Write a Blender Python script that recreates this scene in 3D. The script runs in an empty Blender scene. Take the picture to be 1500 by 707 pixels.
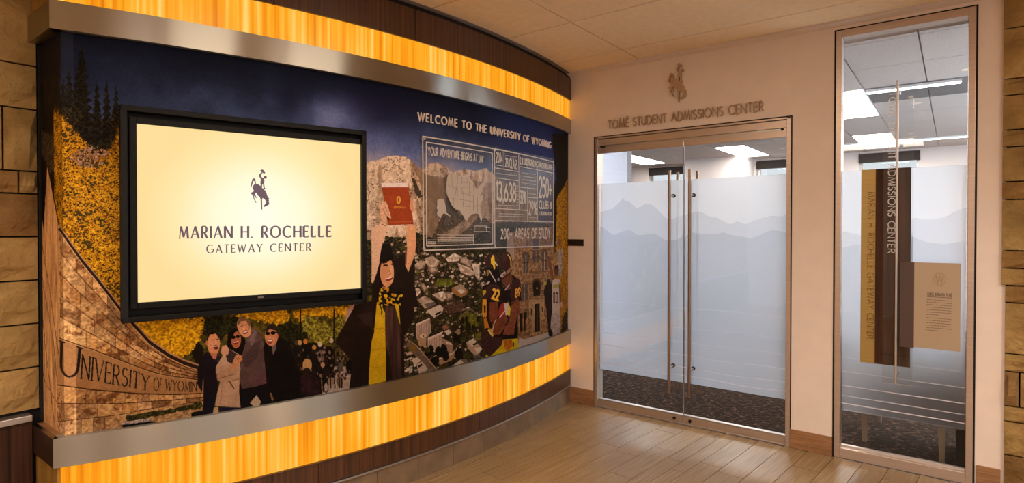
import bpy, bmesh, math, random
import numpy as np
from mathutils import Vector, Matrix
random.seed(7); rng = np.random.default_rng(11)
PI = math.pi

# ------------------------------------------------------------------ camera, world, light, exposure
scene = bpy.context.scene
F, TH = 846.15, 0.653                      # focal length (px of a 1500 px frame), yaw to the left of +Y
CPX, HY = 750.0, 335.2                     # principal column, horizon row
TILT = math.radians(0.62)
CPY = HY + F * math.tan(TILT)
cam_data = bpy.data.cameras.new('camera')
cam_data.sensor_width = 36.0
cam_data.lens = F / 1500.0 * 36.0
cam_data.shift_y = -(353.5 - CPY) / 1500.0    # the photograph was taken with (or corrected to) a slight vertical shift
cam_data.clip_start = 0.05
camera = bpy.data.objects.new('camera', cam_data)
scene.collection.objects.link(camera)
camera.location = (0, 0, 1.6)
camera.rotation_euler = (PI / 2 - TILT, 0, TH)
scene.camera = camera

world = bpy.data.worlds.new('world'); scene.world = world
world.use_nodes = True
_bg = world.node_tree.nodes['Background']
_bg.inputs[0].default_value = (0.76, 0.86, 1.0, 1)
_bg.inputs[1].default_value = 15.0

scene.view_settings.view_transform = 'Standard'
scene.view_settings.look = 'None'
scene.view_settings.exposure = 0.0
scene.view_settings.gamma = 1.0
scene.view_settings.use_curve_mapping = False
scene.cycles.use_denoising = True
scene.cycles.max_bounces = 10
scene.cycles.sample_clamp_indirect = 6.0

C = scene.collection
CEIL = 3.02; WALLY = 4.597
CANS = [(-1.55, -0.15), (-0.35, 1.35), (0.1, 2.75), (-0.5, -1.5), (0.9, 0.6), (1.6, 2.9), (0.6, -2.3), (-2.4, -1.7)]
CAN_POWER = 138.0
def can_light(x, y, power=CAN_POWER):
    ld = bpy.data.lights.new('downlight_lamp', 'SPOT')
    ld.energy = power; ld.color = (1.0, 0.88, 0.77)
    ld.spot_size = math.radians(128); ld.spot_blend = 0.75; ld.shadow_soft_size = 0.07
    o = bpy.data.objects.new('downlight_lamp', ld); C.objects.link(o)
    o.location = (x, y, CEIL - 0.015)
    return o
for (x, y) in CANS: can_light(x, y)
LOBBY_FILLS = [(1.5, -.55), (2.3, 1.9), (-1.0, -2.2)]     # unseen fill lights added over and behind the viewer to brighten the lobby
for (x, y) in LOBBY_FILLS:
    ld = bpy.data.lights.new('troffer_lamp', 'AREA'); ld.shape = 'RECTANGLE'; ld.size = 1.2; ld.size_y = .6
    ld.energy = 56; ld.color = (1.0, 0.86, 0.74)
    o = bpy.data.objects.new('troffer_lamp', ld); C.objects.link(o); o.location = (x, y, CEIL - .03)

# ------------------------------------------------------------------ projective helpers (where a sight line meets a surface)
_ct, _st, _cy, _sy = math.cos(TILT), math.sin(TILT), math.cos(TH), math.sin(TH)
FV = Vector((-_sy * _ct, _cy * _ct, -_st)); RV = Vector((_cy, _sy, 0)); UV_ = RV.cross(FV)
EYE = Vector((0, 0, 1.6))
def ray(x, y): return FV + RV * ((x - CPX) / F) + UV_ * (-(y - CPY) / F)
def onZ(x, y, z): d = ray(x, y); return EYE + d * ((z - 1.6) / d.z)
def onY(x, y, Y): d = ray(x, y); return EYE + d * (Y / d.y)
def onX(x, y, X): d = ray(x, y); return EYE + d * (X / d.x)
CX, CY, R = -8.8166, 3.215, 6.1487         # axis and radius of the curved feature wall
def onC(x, y, r=R):
    d = ray(x, y); ox, oy = -CX, -CY
    a = d.x ** 2 + d.y ** 2; b = 2 * (ox * d.x + oy * d.y); c = ox * ox + oy * oy - r * r
    t = (-b - math.sqrt(max(0, b * b - 4 * a * c))) / 2 / a
    return EYE + d * t
def cyl(u, z, r):                          # u metres along the arc (at radius R), height z
    a = u / R
    return (CX + r * math.cos(a), CY + r * math.sin(a), z)
def cuv(x, y, r=R):
    P = onC(x, y, r); return (math.atan2(P.y - CY, P.x - CX) * R, P.z)
U0, U1 = R * math.asin((0.79 - CY) / R), R * math.asin((WALLY - CY) / R)
UM0 = R * math.asin((0.836 - CY) / (R - 0.03))

# ------------------------------------------------------------------ objects
def link(name, me, parent=None, mat=None):
    o = bpy.data.objects.new(name, me); C.objects.link(o)
    if parent is not None: o.parent = parent
    if mat is not None and me is not None: me.materials.append(mat)
    return o
def tag(o, label=None, cat=None, group=None, kind=None):
    if label: o['label'] = label
    if cat: o['category'] = cat
    if group: o['group'] = group
    if kind: o['kind'] = kind
    return o
def empty(name, loc=(0, 0, 0), **kw):
    o = bpy.data.objects.new(name, None); C.objects.link(o); o.location = loc
    return tag(o, **kw)
WP = {}
def wpos(o): return WP.get(o.name, o.location)
class MB:
    def __init__(s, off=(0, 0, 0)): s.v = []; s.f = []; s.uv = {}; s.off = Vector(off); s.sm = False
    def add(s, vs, fs):
        n = len(s.v); s.v += [tuple(Vector(p) - s.off) for p in vs]; s.f += [[i + n for i in f] for f in fs]
    def box(s, a, b, M=None):
        x0, y0, z0 = a; x1, y1, z1 = b
        vs = [Vector(p) for p in ((x0,y0,z0),(x1,y0,z0),(x1,y1,z0),(x0,y1,z0),(x0,y0,z1),(x1,y0,z1),(x1,y1,z1),(x0,y1,z1))]
        if M is not None: vs = [M @ p for p in vs]
        s.add(vs, [(0,3,2,1),(4,5,6,7),(0,1,5,4),(1,2,6,5),(2,3,7,6),(3,0,4,7)])
        return s
    def tube(s, p, q, r, n=14, r2=None):
        p, q = Vector(p), Vector(q); d = (q - p).normalized(); r2 = r if r2 is None else r2
        a = d.orthogonal().normalized(); b = d.cross(a)
        vs = []
        for P, rr in ((p, r), (q, r2)):
            for i in range(n):
                t = 2 * PI * i / n; vs.append(P + (a * math.cos(t) + b * math.sin(t)) * rr)
        fs = [(i, (i + 1) % n, n + (i + 1) % n, n + i) for i in range(n)] + [tuple(range(n))[::-1], tuple(range(n, 2 * n))]
        s.add(vs, fs); return s
    def arc(s, u0, u1, z0, z1, r0, r1, step=0.06):      # a curved slab of the feature wall, r0 < r1
        n = max(1, int(math.ceil((u1 - u0) / step))); k = len(s.v)
        vs = []; uvs = []
        for i in range(n + 1):
            u = u0 + (u1 - u0) * i / n
            vs += [cyl(u, z0, r1), cyl(u, z1, r1), cyl(u, z1, r0), cyl(u, z0, r0)]
            uvs += [(u, z0), (u, z1), (u, z1 + (r1 - r0)), (u, z0 - (r1 - r0))]
        fs = []
        for i in range(n):
            a = 4 * i; b = a + 4
            for j in range(4): fs.append((a + j, b + j, b + (j + 1) % 4, a + (j + 1) % 4))
        fs += [(0, 1, 2, 3), (4 * n + 3, 4 * n + 2, 4 * n + 1, 4 * n)]
        s.add(vs, fs)
        for i, q in enumerate(uvs): s.uv[k + i] = q
        return s
    def build(s, name, mat=None, parent=None, bevel=0, smooth=None, loc=None):
        me = bpy.data.meshes.new(name); me.from_pydata(s.v, [], s.f); me.validate()
        if s.uv:
            l = me.uv_layers.new(name='UVMap')
            for lp in me.loops: l.data[lp.index].uv = s.uv.get(lp.vertex_index, (0, 0))
        bm = bmesh.new(); bm.from_mesh(me)
        bmesh.ops.recalc_face_normals(bm, faces=bm.faces)
        if bevel: bmesh.ops.bevel(bm, geom=bm.edges[:], offset=bevel, segments=2, profile=0.5, affect='EDGES')
        bm.to_mesh(me); bm.free()
        o = link(name, me, parent, mat)
        if smooth:
            try: me.shade_auto_smooth(angle=smooth)
            except Exception:
                for p in me.polygons: p.use_smooth = True
                try: me.set_sharp_from_angle(angle=smooth)
                except Exception: pass
        WP[o.name] = s.off.copy(); o.location = s.off
        if parent is not None: o.location = s.off - wpos(parent)
        return o
def box(name, a, b, mat, parent=None, bevel=0):
    c = Vector(((a[0]+b[0])/2, (a[1]+b[1])/2, (a[2]+b[2])/2))
    return MB(c).box(a, b).build(name, mat, parent, bevel)
def prism(fn, polys, d0, d1, name, mat, parent=None):
    """polys: lists of 2D points; fn(x, y, depth) -> world; solid between depths d0 and d1"""
    vs = []; fs = []
    for pl in polys:
        n = len(pl); k = len(vs)
        vs += [fn(x, y, d0) for x, y in pl] + [fn(x, y, d1) for x, y in pl]
        fs += [tuple(range(k, k + n))[::-1], tuple(range(k + n, k + 2 * n))]
        fs += [(k + i, k + (i + 1) % n, k + n + (i + 1) % n, k + n + i) for i in range(n)]
    c = sum((Vector(v) for v in vs), Vector()) / len(vs)
    m = MB(c); m.add(vs, fs)
    me = bpy.data.meshes.new(name); me.from_pydata(m.v, [], m.f)
    bm = bmesh.new(); bm.from_mesh(me); bmesh.ops.recalc_face_normals(bm, faces=bm.faces)
    big = [f for f in bm.faces if len(f.verts) > 4]
    if big: bmesh.ops.triangulate(bm, faces=big)
    bm.to_mesh(me); bm.free()
    o = link(name, me, parent, mat); WP[o.name] = c.copy(); o.location = c if parent is None else c - wpos(parent)
    return o

# ------------------------------------------------------------------ materials
def lin(c):
    return tuple((x / 255 / 12.92) if x / 255 <= 0.04045 else ((x / 255 + 0.055) / 1.055) ** 2.4 for x in c)
def new_mat(name):
    m = bpy.data.materials.new(name); m.use_nodes = True
    nt = m.node_tree; return m, nt, nt.nodes['Principled BSDF']
def node(nt, t, **kw):
    n = nt.nodes.new(t)
    for k, v in kw.items(): setattr(n, k, v)
    return n
def ramp(nt, stops):
    r = node(nt, 'ShaderNodeValToRGB'); e = r.color_ramp.elements
    while len(e) < len(stops): e.new(0.5)
    for i, (p, c) in enumerate(stops): e[i].position = p; e[i].color = (*lin(c), 1)
    return r
def mat(name, col, rough=0.6, metal=0.0, var=0.0, scale=(8, 8, 8), bump=0.0, bscale=60, spec=0.5, uv=False, detail=4):
    m, nt, b = new_mat(name)
    b.inputs['Roughness'].default_value = rough; b.inputs['Metallic'].default_value = metal
    b.inputs['Specular IOR Level'].default_value = spec
    tc = node(nt, 'ShaderNodeTexCoord'); src = tc.outputs['UV' if uv else 'Object']
    if var:
        mp = node(nt, 'ShaderNodeMapping'); mp.inputs['Scale'].default_value = scale
        no = node(nt, 'ShaderNodeTexNoise'); no.inputs['Scale'].default_value = 1.0; no.inputs['Detail'].default_value = detail
        nt.links.new(src, mp.inputs[0]); nt.links.new(mp.outputs[0], no.inputs['Vector'])
        lo = tuple(max(0, c * (1 - var)) for c in col); hi = tuple(min(255, c * (1 + var)) for c in col)
        r = ramp(nt, [(0.3, lo), (0.7, hi)]); nt.links.new(no.outputs['Fac'], r.inputs[0])
        nt.links.new(r.outputs[0], b.inputs['Base Color'])
    else: b.inputs['Base Color'].default_value = (*lin(col), 1)
    if bump:
        n2 = node(nt, 'ShaderNodeTexNoise'); n2.inputs['Scale'].default_value = bscale; n2.inputs['Detail'].default_value = 6
        nt.links.new(src, n2.inputs['Vector'])
        bp = node(nt, 'ShaderNodeBump'); bp.inputs['Strength'].default_value = bump; bp.inputs['Distance'].default_value = 0.01
        nt.links.new(n2.outputs['Fac'], bp.inputs['Height']); nt.links.new(bp.outputs[0], b.inputs['Normal'])
    return m
M = {}
M['wall'] = mat('painted_plaster', (226, 210, 198), 0.75, var=0.015, bump=0.05, bscale=220)
M['ceil'] = mat('ceiling_board', (240, 214, 176), 0.85, var=0.02, scale=(20, 20, 20), bump=0.12, bscale=350)
M['grid'] = mat('ceiling_joint', (70, 50, 34), 0.8)
M['office_tile'] = mat('office_ceiling_board', (186, 172, 164), 0.9, var=0.05, scale=(90, 90, 90), bump=0.1, bscale=300)
M['office_wall'] = mat('office_paint', (204, 192, 186), 0.8)
M['office_grid'] = mat('office_ceiling_grid', (196, 192, 200), 0.6)
M['white_metal'] = mat('white_enamel', (225, 222, 225), 0.5)
M['dark'] = mat('black_plastic', (9, 8, 8), 0.5, spec=0.2)
M['dark_bronze'] = mat('dark_bronze_metal', (52, 42, 36), 0.4, metal=0.6)
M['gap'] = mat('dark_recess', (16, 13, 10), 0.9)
M['alu'] = mat('champagne_aluminium', (196, 178, 164), 0.38, metal=0.75, var=0.03, scale=(3, 3, 60))
M['alu_grey'] = mat('brushed_aluminium', (190, 186, 184), 0.35, metal=0.9)
M['bronze_handle'] = mat('bronze_pull_metal', (150, 126, 106), 0.3, metal=0.9)
M['seal'] = mat('grey_seal', (120, 110, 108), 0.6)
M['wood'] = mat('walnut_veneer', (66, 40, 24), 0.33, var=0.38, scale=(55, 1.1, 1), uv=True, spec=0.5)
M['wood_flat'] = mat('walnut_veneer_flat', (54, 31, 18), 0.6, spec=.2, var=0.4, scale=(55, 55, 1.3))
M['base_tile'] = mat('taupe_base_tile', (112, 92, 70), 0.5, var=0.14, scale=(6, 6, 6), uv=True)
M['base_wood'] = mat('wood_look_base_tile', (140, 100, 66), 0.45, var=0.2, scale=(4, 4, 70))
M['gold'] = mat('brushed_gold', (168, 142, 84), 0.42, metal=0.6, var=0.05, scale=(2, 2, 90))
M['plaque'] = mat('cream_plaque_metal', (168, 148, 124), 0.5, metal=0.25)
M['plaque_dark'] = mat('brown_grey_plaque', (78, 62, 54), 0.5, metal=0.3)
M['ink'] = mat('dark_ink', (60, 42, 34), 0.7)
M['letter'] = mat('bronze_letter_paint', (176, 148, 118), 0.6)
M['welcome'] = mat('pale_letter_acrylic', (226, 208, 194), 0.6)
M['white_print'] = mat('pale_print', (205, 194, 182), 0.6)
M['map_print'] = mat('map_print', (186, 172, 158), 0.7)
M['chair'] = mat('taupe_chair_shell', (150, 128, 104), 0.6)
M['chair_dark'] = mat('dark_chair_fabric', (40, 32, 28), 0.9, var=0.2, scale=(80, 80, 80))
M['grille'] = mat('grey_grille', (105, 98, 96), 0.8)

def steel_mat():
    m, nt, b = new_mat('brushed_stainless_steel')
    b.inputs['Metallic'].default_value = 1.0; b.inputs['Roughness'].default_value = 0.30
    b.inputs['Base Color'].default_value = (*lin((172, 168, 158)), 1)
    b.inputs['Anisotropic'].default_value = 1.0
    b.inputs['Anisotropic Rotation'].default_value = 0.25
    tg = node(nt, 'ShaderNodeTangent', direction_type='UV_MAP'); nt.links.new(tg.outputs[0], b.inputs['Tangent'])
    tc = node(nt, 'ShaderNodeTexCoord'); mp = node(nt, 'ShaderNodeMapping'); mp.inputs['Scale'].default_value = (2.0, 500, 1)
    no = node(nt, 'ShaderNodeTexNoise'); no.inputs['Scale'].default_value = 1.0
    nt.links.new(tc.outputs['UV'], mp.inputs[0]); nt.links.new(mp.outputs[0], no.inputs['Vector'])
    bp = node(nt, 'ShaderNodeBump'); bp.inputs['Strength'].default_value = 0.02; bp.inputs['Distance'].default_value = 0.0005
    nt.links.new(no.outputs['Fac'], bp.inputs['Height']); nt.links.new(bp.outputs[0], b.inputs['Normal'])
    return m
M['steel'] = steel_mat()

def glow_mat():
    """backlit onyx-look resin: it gives off its own light"""
    m, nt, b = new_mat('backlit_amber_resin')
    tc = node(nt, 'ShaderNodeTexCoord')
    def streak(sx, sy, det):
        mp = node(nt, 'ShaderNodeMapping'); mp.inputs['Scale'].default_value = (sx, sy, 1)
        no = node(nt, 'ShaderNodeTexNoise'); no.inputs['Scale'].default_value = 1.0; no.inputs['Detail'].default_value = det
        nt.links.new(tc.outputs['UV'], mp.inputs[0]); nt.links.new(mp.outputs[0], no.inputs['Vector']); return no
    a = streak(34, 0.35, 6); c = streak(5, 0.7, 2)
    mx = node(nt, 'ShaderNodeMix', data_type='FLOAT'); mx.inputs[0].default_value = 0.36
    nt.links.new(a.outputs['Fac'], mx.inputs[2]); nt.links.new(c.outputs['Fac'], mx.inputs[3])
    r = ramp(nt, [(0.35, (222, 120, 0)), (0.44, (250, 150, 10)), (0.52, (255, 174, 36)), (0.64, (255, 214, 112))])
    nt.links.new(mx.outputs[0], r.inputs[0])
    nt.links.new(r.outputs[0], b.inputs['Emission Color']); b.inputs['Emission Strength'].default_value = 0.98
    b.inputs['Base Color'].default_value = (0.05, 0.02, 0.005, 1); b.inputs['Roughness'].default_value = 0.3; b.inputs['Specular IOR Level'].default_value = 0.25
    return m
M['glow'] = glow_mat()
M['glow_end'] = mat('amber_resin_end', (150, 112, 50), 0.4, var=0.2, scale=(40, 40, 2))

def emit(name, col, s):
    m, nt, b = new_mat(name)
    b.inputs['Base Color'].default_value = (0.8, 0.8, 0.8, 1)
    b.inputs['Emission Color'].default_value = (*lin(col), 1); b.inputs['Emission Strength'].default_value = s
    return m
M['panel_light'] = emit('office_light_diffuser', (255, 246, 240), 28.0)
M['linear_light'] = emit('linear_light_diffuser', (255, 250, 245), 8.0)
M['troffer_bright'] = emit('bright_square_diffuser', (255, 232, 205), 15.0)
M['troffer'] = emit('lobby_light_diffuser', (255, 224, 190), 2.0)
M['can'] = emit('downlight_lens', (255, 214, 160), 8.0)

def glass_mat(name, tint=(1, 1, 1), refl=0.06, rough=0.02):
    m, nt, b = new_mat(name); nt.nodes.remove(b)
    out = nt.nodes['Material Output']
    tr = node(nt, 'ShaderNodeBsdfTransparent'); tr.inputs[0].default_value = (*tint, 1)
    gl = node(nt, 'ShaderNodeBsdfGlossy'); gl.inputs['Roughness'].default_value = rough; gl.inputs['Color'].default_value = (refl / .06,) * 3 + (1,)
    fr = node(nt, 'ShaderNodeFresnel'); fr.inputs['IOR'].default_value = 1.45
    ge = node(nt, 'ShaderNodeNewGeometry'); inv = node(nt, 'ShaderNodeMath', operation='SUBTRACT'); inv.inputs[0].default_value = 1
    nt.links.new(ge.outputs['Backfacing'], inv.inputs[1]); mu = node(nt, 'ShaderNodeMath', operation='MULTIPLY')
    nt.links.new(fr.outputs[0], mu.inputs[0]); nt.links.new(inv.outputs[0], mu.inputs[1])
    mx = node(nt, 'ShaderNodeMixShader')
    nt.links.new(mu.outputs[0], mx.inputs[0]); nt.links.new(tr.outputs[0], mx.inputs[1]); nt.links.new(gl.outputs[0], mx.inputs[2])
    nt.links.new(mx.outputs[0], out.inputs[0]); return m
M['glass'] = glass_mat('clear_glass', (0.95, 0.97, 0.97))
M['solar_glass'] = glass_mat('solar_control_glass', (0.265, 0.257, 0.245))
M['acrylic'] = glass_mat('clear_acrylic', (0.97, 0.98, 0.98))
M['acrylic_panel'] = glass_mat('tinted_acrylic', (0.95, 0.94, 0.93), rough=0.35)

def film_mat(name, tint, wt=0.46, wr=0.52, rough=0.5):
    m, nt, b = new_mat(name); nt.nodes.remove(b)
    out = nt.nodes['Material Output']
    t = node(nt, 'ShaderNodeBsdfTranslucent'); t.inputs[0].default_value = (*tint, 1)
    g = node(nt, 'ShaderNodeBsdfRefraction'); g.inputs['IOR'].default_value = 1.25; g.inputs['Roughness'].default_value = rough
    g.inputs['Color'].default_value = (*tint, 1)
    d = node(nt, 'ShaderNodeBsdfDiffuse'); d.inputs[0].default_value = (*tint, 1)
    m1 = node(nt, 'ShaderNodeMixShader'); m1.inputs[0].default_value = wr / (wt + wr)
    nt.links.new(t.outputs[0], m1.inputs[1]); nt.links.new(g.outputs[0], m1.inputs[2])
    m2 = node(nt, 'ShaderNodeMixShader'); m2.inputs[0].default_value = 1 - wt - wr
    nt.links.new(m1.outputs[0], m2.inputs[1]); nt.links.new(d.outputs[0], m2.inputs[2])
    nt.links.new(m2.outputs[0], out.inputs[0]); return m
M['film'] = film_mat('frosted_film', (0.975, 0.98, 1.0))
M['film_far'] = glass_mat('printed_ridge_far', (0.93, 0.94, 0.955))
M['film_near'] = glass_mat('printed_ridge_near', (0.925, 0.938, 0.955))
M['film_line'] = mat('etched_line', (225, 225, 235), 0.6)

def carpet_mat():
    m, nt, b = new_mat('flecked_carpet'); b.inputs['Roughness'].default_value = 1.0; b.inputs['Specular IOR Level'].default_value = 0.1
    tc = node(nt, 'ShaderNodeTexCoord')
    mp = node(nt, 'ShaderNodeMapping'); mp.inputs['Scale'].default_value = (20, 62, 1); mp.inputs['Rotation'].default_value = (0, 0, 0.5)
    no = node(nt, 'ShaderNodeTexNoise'); no.inputs['Scale'].default_value = 1; no.inputs['Detail'].default_value = 5; no.inputs['Roughness'].default_value = 0.7
    nt.links.new(tc.outputs['Object'], mp.inputs[0]); nt.links.new(mp.outputs[0], no.inputs['Vector'])
    r = ramp(nt, [(0.42, (16, 8, 4)), (0.52, (34, 20, 13)), (0.58, (66, 46, 32)), (0.68, (150, 122, 98))])
    nt.links.new(no.outputs['Fac'], r.inputs[0]); nt.links.new(r.outputs[0], b.inputs['Base Color'])
    return m
M['carpet'] = carpet_mat()

def floor_mat():
    m, nt, b = new_mat('wood_look_porcelain')
    tc = node(nt, 'ShaderNodeTexCoord'); oi = node(nt, 'ShaderNodeObjectInfo')
    add = node(nt, 'ShaderNodeVectorMath', operation='ADD')
    cmb = node(nt, 'ShaderNodeCombineXYZ'); mul = node(nt, 'ShaderNodeMath', operation='MULTIPLY'); mul.inputs[1].default_value = 37
    nt.links.new(oi.outputs['Random'], mul.inputs[0]); nt.links.new(mul.outputs[0], cmb.inputs[0]); nt.links.new(mul.outputs[0], cmb.inputs[1])
    nt.links.new(tc.outputs['Object'], add.inputs[0]); nt.links.new(cmb.outputs[0], add.inputs[1])
    mp = node(nt, 'ShaderNodeMapping'); mp.inputs['Scale'].default_value = (70, 3.2, 1)
    no = node(nt, 'ShaderNodeTexNoise'); no.inputs['Scale'].default_value = 1; no.inputs['Detail'].default_value = 6
    nt.links.new(add.outputs[0], mp.inputs[0]); nt.links.new(mp.outputs[0], no.inputs['Vector'])
    r = ramp(nt, [(0.3, (122, 97, 66)), (0.5, (138, 112, 78)), (0.7, (156, 130, 95))])
    nt.links.new(no.outputs['Fac'], r.inputs[0])
    hs = node(nt, 'ShaderNodeHueSaturation')
    mr = node(nt, 'ShaderNodeMapRange'); mr.inputs[3].default_value = 0.88; mr.inputs[4].default_value = 1.08
    nt.links.new(oi.outputs['Random'], mr.inputs[0]); nt.links.new(mr.outputs[0], hs.inputs['Value'])
    nt.links.new(r.outputs[0], hs.inputs['Color']); nt.links.new(hs.outputs[0], b.inputs['Base Color'])
    b.inputs['Roughness'].default_value = 0.36; b.inputs['Specular IOR Level'].default_value = 0.5
    bp = node(nt, 'ShaderNodeBump'); bp.inputs['Strength'].default_value = 0.12; bp.inputs['Distance'].default_value = 0.004
    nt.links.new(no.outputs['Fac'], bp.inputs['Height']); nt.links.new(bp.outputs[0], b.inputs['Normal'])
    return m
M['floor'] = floor_mat()
M['grout'] = mat('floor_grout', (62, 49, 36), 0.8)

def stone_mat():
    m, nt, b = new_mat('split_face_sandstone')
    b.inputs['Roughness'].default_value = 0.9; b.inputs['Specular IOR Level'].default_value = 0.2
    tc = node(nt, 'ShaderNodeTexCoord'); oi = node(nt, 'ShaderNodeObjectInfo')
    no = node(nt, 'ShaderNodeTexNoise'); no.inputs['Scale'].default_value = 5; no.inputs['Detail'].default_value = 7
    nt.links.new(tc.outputs['Object'], no.inputs['Vector'])
    r = ramp(nt, [(0.28, (116, 92, 56)), (0.5, (160, 134, 90)), (0.72, (192, 167, 120))])
    nt.links.new(no.outputs['Fac'], r.inputs[0])
    tint = ramp(nt, [(0.0, (255, 245, 220)), (0.35, (238, 230, 205)), (0.62, (225, 200, 168)), (0.8, (250, 245, 220)), (0.9, (190, 165, 138))])
    tint.color_ramp.interpolation = 'CONSTANT'
    nt.links.new(oi.outputs['Random'], tint.inputs[0])
    mx = node(nt, 'ShaderNodeMix', data_type='RGBA', blend_type='MULTIPLY'); mx.inputs[0].default_value = 0.8
    nt.links.new(r.outputs[0], mx.inputs[6]); nt.links.new(tint.outputs[0], mx.inputs[7]); nt.links.new(mx.outputs[2], b.inputs['Base Color'])
    n2 = node(nt, 'ShaderNodeTexNoise'); n2.inputs['Scale'].default_value = 22; n2.inputs['Detail'].default_value = 8; n2.inputs['Distortion'].default_value = 0.4
    nt.links.new(tc.outputs['Object'], n2.inputs['Vector'])
    bp = node(nt, 'ShaderNodeBump'); bp.inputs['Strength'].default_value = 0.9; bp.inputs['Distance'].default_value = 0.02
    nt.links.new(n2.outputs['Fac'], bp.inputs['Height']); nt.links.new(bp.outputs[0], b.inputs['Normal'])
    return m
M['stone'] = stone_mat()

# ------------------------------------------------------------------ stroke alphabet (single-line letters in a unit-high box)
def arcp(cx, cy, rx, ry, a0, a1, n=12):
    return [(cx + rx * math.cos(math.radians(a0 + (a1 - a0) * i / n)), cy + ry * math.sin(math.radians(a0 + (a1 - a0) * i / n))) for i in range(n + 1)]
G = {
 'A': (.80, [[(0, 0), (.4, 1), (.8, 0)], [(.14, .34), (.66, .34)]]),
 'B': (.55, [[(0, 0), (0, 1), (.28, 1)] + arcp(.28, .76, .22, .24, 90, -90, 8) + [(0, .52)], [(.28, .52)] + arcp(.28, .26, .27, .26, 90, -90, 8) + [(0, 0)]]),
 'C': (.80, [arcp(.5, .5, .5, .5, 48, 312, 18)]),
 'D': (.75, [[(0, 0), (0, 1), (.25, 1)] + arcp(.25, .5, .5, .5, 90, -90, 14) + [(0, 0)]]),
 'E': (.48, [[(.48, 1), (0, 1), (0, 0), (.48, 0)], [(0, .52), (.44, .52)]]),
 'F': (.46, [[(.46, 1), (0, 1), (0, 0)], [(0, .5), (.42, .5)]]),
 'G': (.92, [arcp(.5, .5, .5, .5, 50, 350, 20) + [(.99, .46), (.58, .46)]]),
 'H': (.70, [[(0, 0), (0, 1)], [(.7, 0), (.7, 1)], [(0, .52), (.7, .52)]]),
 'I': (.02, [[(.01, 0), (.01, 1)]]),
 'J': (.35, [[(.35, 1), (.35, .2)] + arcp(.17, .2, .18, .2, 0, -140, 6)]),
 'K': (.62, [[(0, 0), (0, 1)], [(.58, 1), (0, .45)], [(.14, .58), (.62, 0)]]),
 'L': (.46, [[(0, 1), (0, 0), (.46, 0)]]),
 'M': (.92, [[(0, 0), (.14, 1), (.46, .1), (.78, 1), (.92, 0)]]),
 'N': (.74, [[(0, 0), (0, 1), (.74, 0), (.74, 1)]]),
 'O': (1.0, [arcp(.5, .5, .5, .5, 90, 450, 26)]),
 'P': (.52, [[(0, 0), (0, 1), (.27, 1)] + arcp(.27, .74, .25, .26, 90, -90, 8) + [(0, .48)]]),
 'R': (.58, [[(0, 0), (0, 1), (.27, 1)] + arcp(.27, .74, .25, .26, 90, -90, 8) + [(0, .48)], [(.24, .48), (.58, 0)]]),
 'S': (.52, [arcp(.26, .76, .24, .24, 35, 250, 10) + arcp(.26, .26, .26, .26, 80, -145, 12)]),
 'T': (.56, [[(0, 1), (.56, 1)], [(.28, 1), (.28, 0)]]),
 'U': (.66, [[(0, 1), (0, .33)] + arcp(.33, .33, .33, .33, 180, 360, 12) + [(.66, 1)]]),
 'V': (.76, [[(0, 1), (.38, 0), (.76, 1)]]),
 'W': (1.14, [[(0, 1), (.29, 0), (.57, .92), (.85, 0), (1.14, 1)]]),
 'Y': (.70, [[(0, 1), (.35, .48), (.70, 1)], [(.35, .48), (.35, 0)]]),
 'X': (.7, [[(0, 0), (.7, 1)], [(0, 1), (.7, 0)]]),
 '0': (.56, [arcp(.28, .5, .28, .5, 90, 450, 22)]),
 '1': (.22, [[(0, .84), (.2, 1), (.2, 0)]]),
 '2': (.5, [arcp(.25, .74, .25, .26, 160, -30, 10) + [(0, 0), (.5, 0)]]),
 '3': (.5, [arcp(.24, .76, .23, .24, 150, -90, 10) + arcp(.24, .26, .26, .26, 90, -150, 10)]),
 '4': (.56, [[(.42, 0), (.42, 1), (0, .28), (.56, .28)]]),
 '5': (.5, [[(.46, 1), (.08, 1), (.04, .55)] + arcp(.23, .31, .27, .31, 125, -150, 12)]),
 '6': (.5, [[(.4, .98), (.12, .6)] + arcp(.25, .28, .25, .28, 150, 510, 16)]),
 '8': (.5, [arcp(.25, .75, .21, .25, 90, 450, 14), arcp(.25, .26, .25, .26, 90, 450, 14)]),
 '9': (.5, [arcp(.25, .72, .25, .28, -30, 330, 16) + [(.1, .02)]]),
 '%': (.8, [arcp(.17, .76, .16, .22, 90, 450, 10), arcp(.62, .24, .16, .22, 90, 450, 10), [(.12, 0), (.68, 1)]]),
 '+': (.5, [[(0, .42), (.5, .42)], [(.25, .14), (.25, .7)]]),
 '&': (.72, [[(.72, 0), (.2, .68)] + arcp(.34, .8, .17, .2, 200, -60, 9) + arcp(.28, .26, .28, .27, 110, 300, 9) + [(.68, .42)]]),
 '.': (.08, [[(.03, .0), (.06, .08)]]), ',': (.1, [[(.08, .1), (.0, -.16)]]), '-': (.3, [[(0, .45), (.3, .45)]]),
 '/': (.4, [[(0, 0), (.4, 1)]]), "'": (.05, [[(.03, 1), (.03, .8)]]), ' ': (.36, []),
}
G['É'] = (.48, G['E'][1] + [[(.2, 1.14), (.36, 1.3)]])
G['Ó'] = (1.0, G['O'][1] + [[(.45, 1.14), (.62, 1.3)]])
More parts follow.
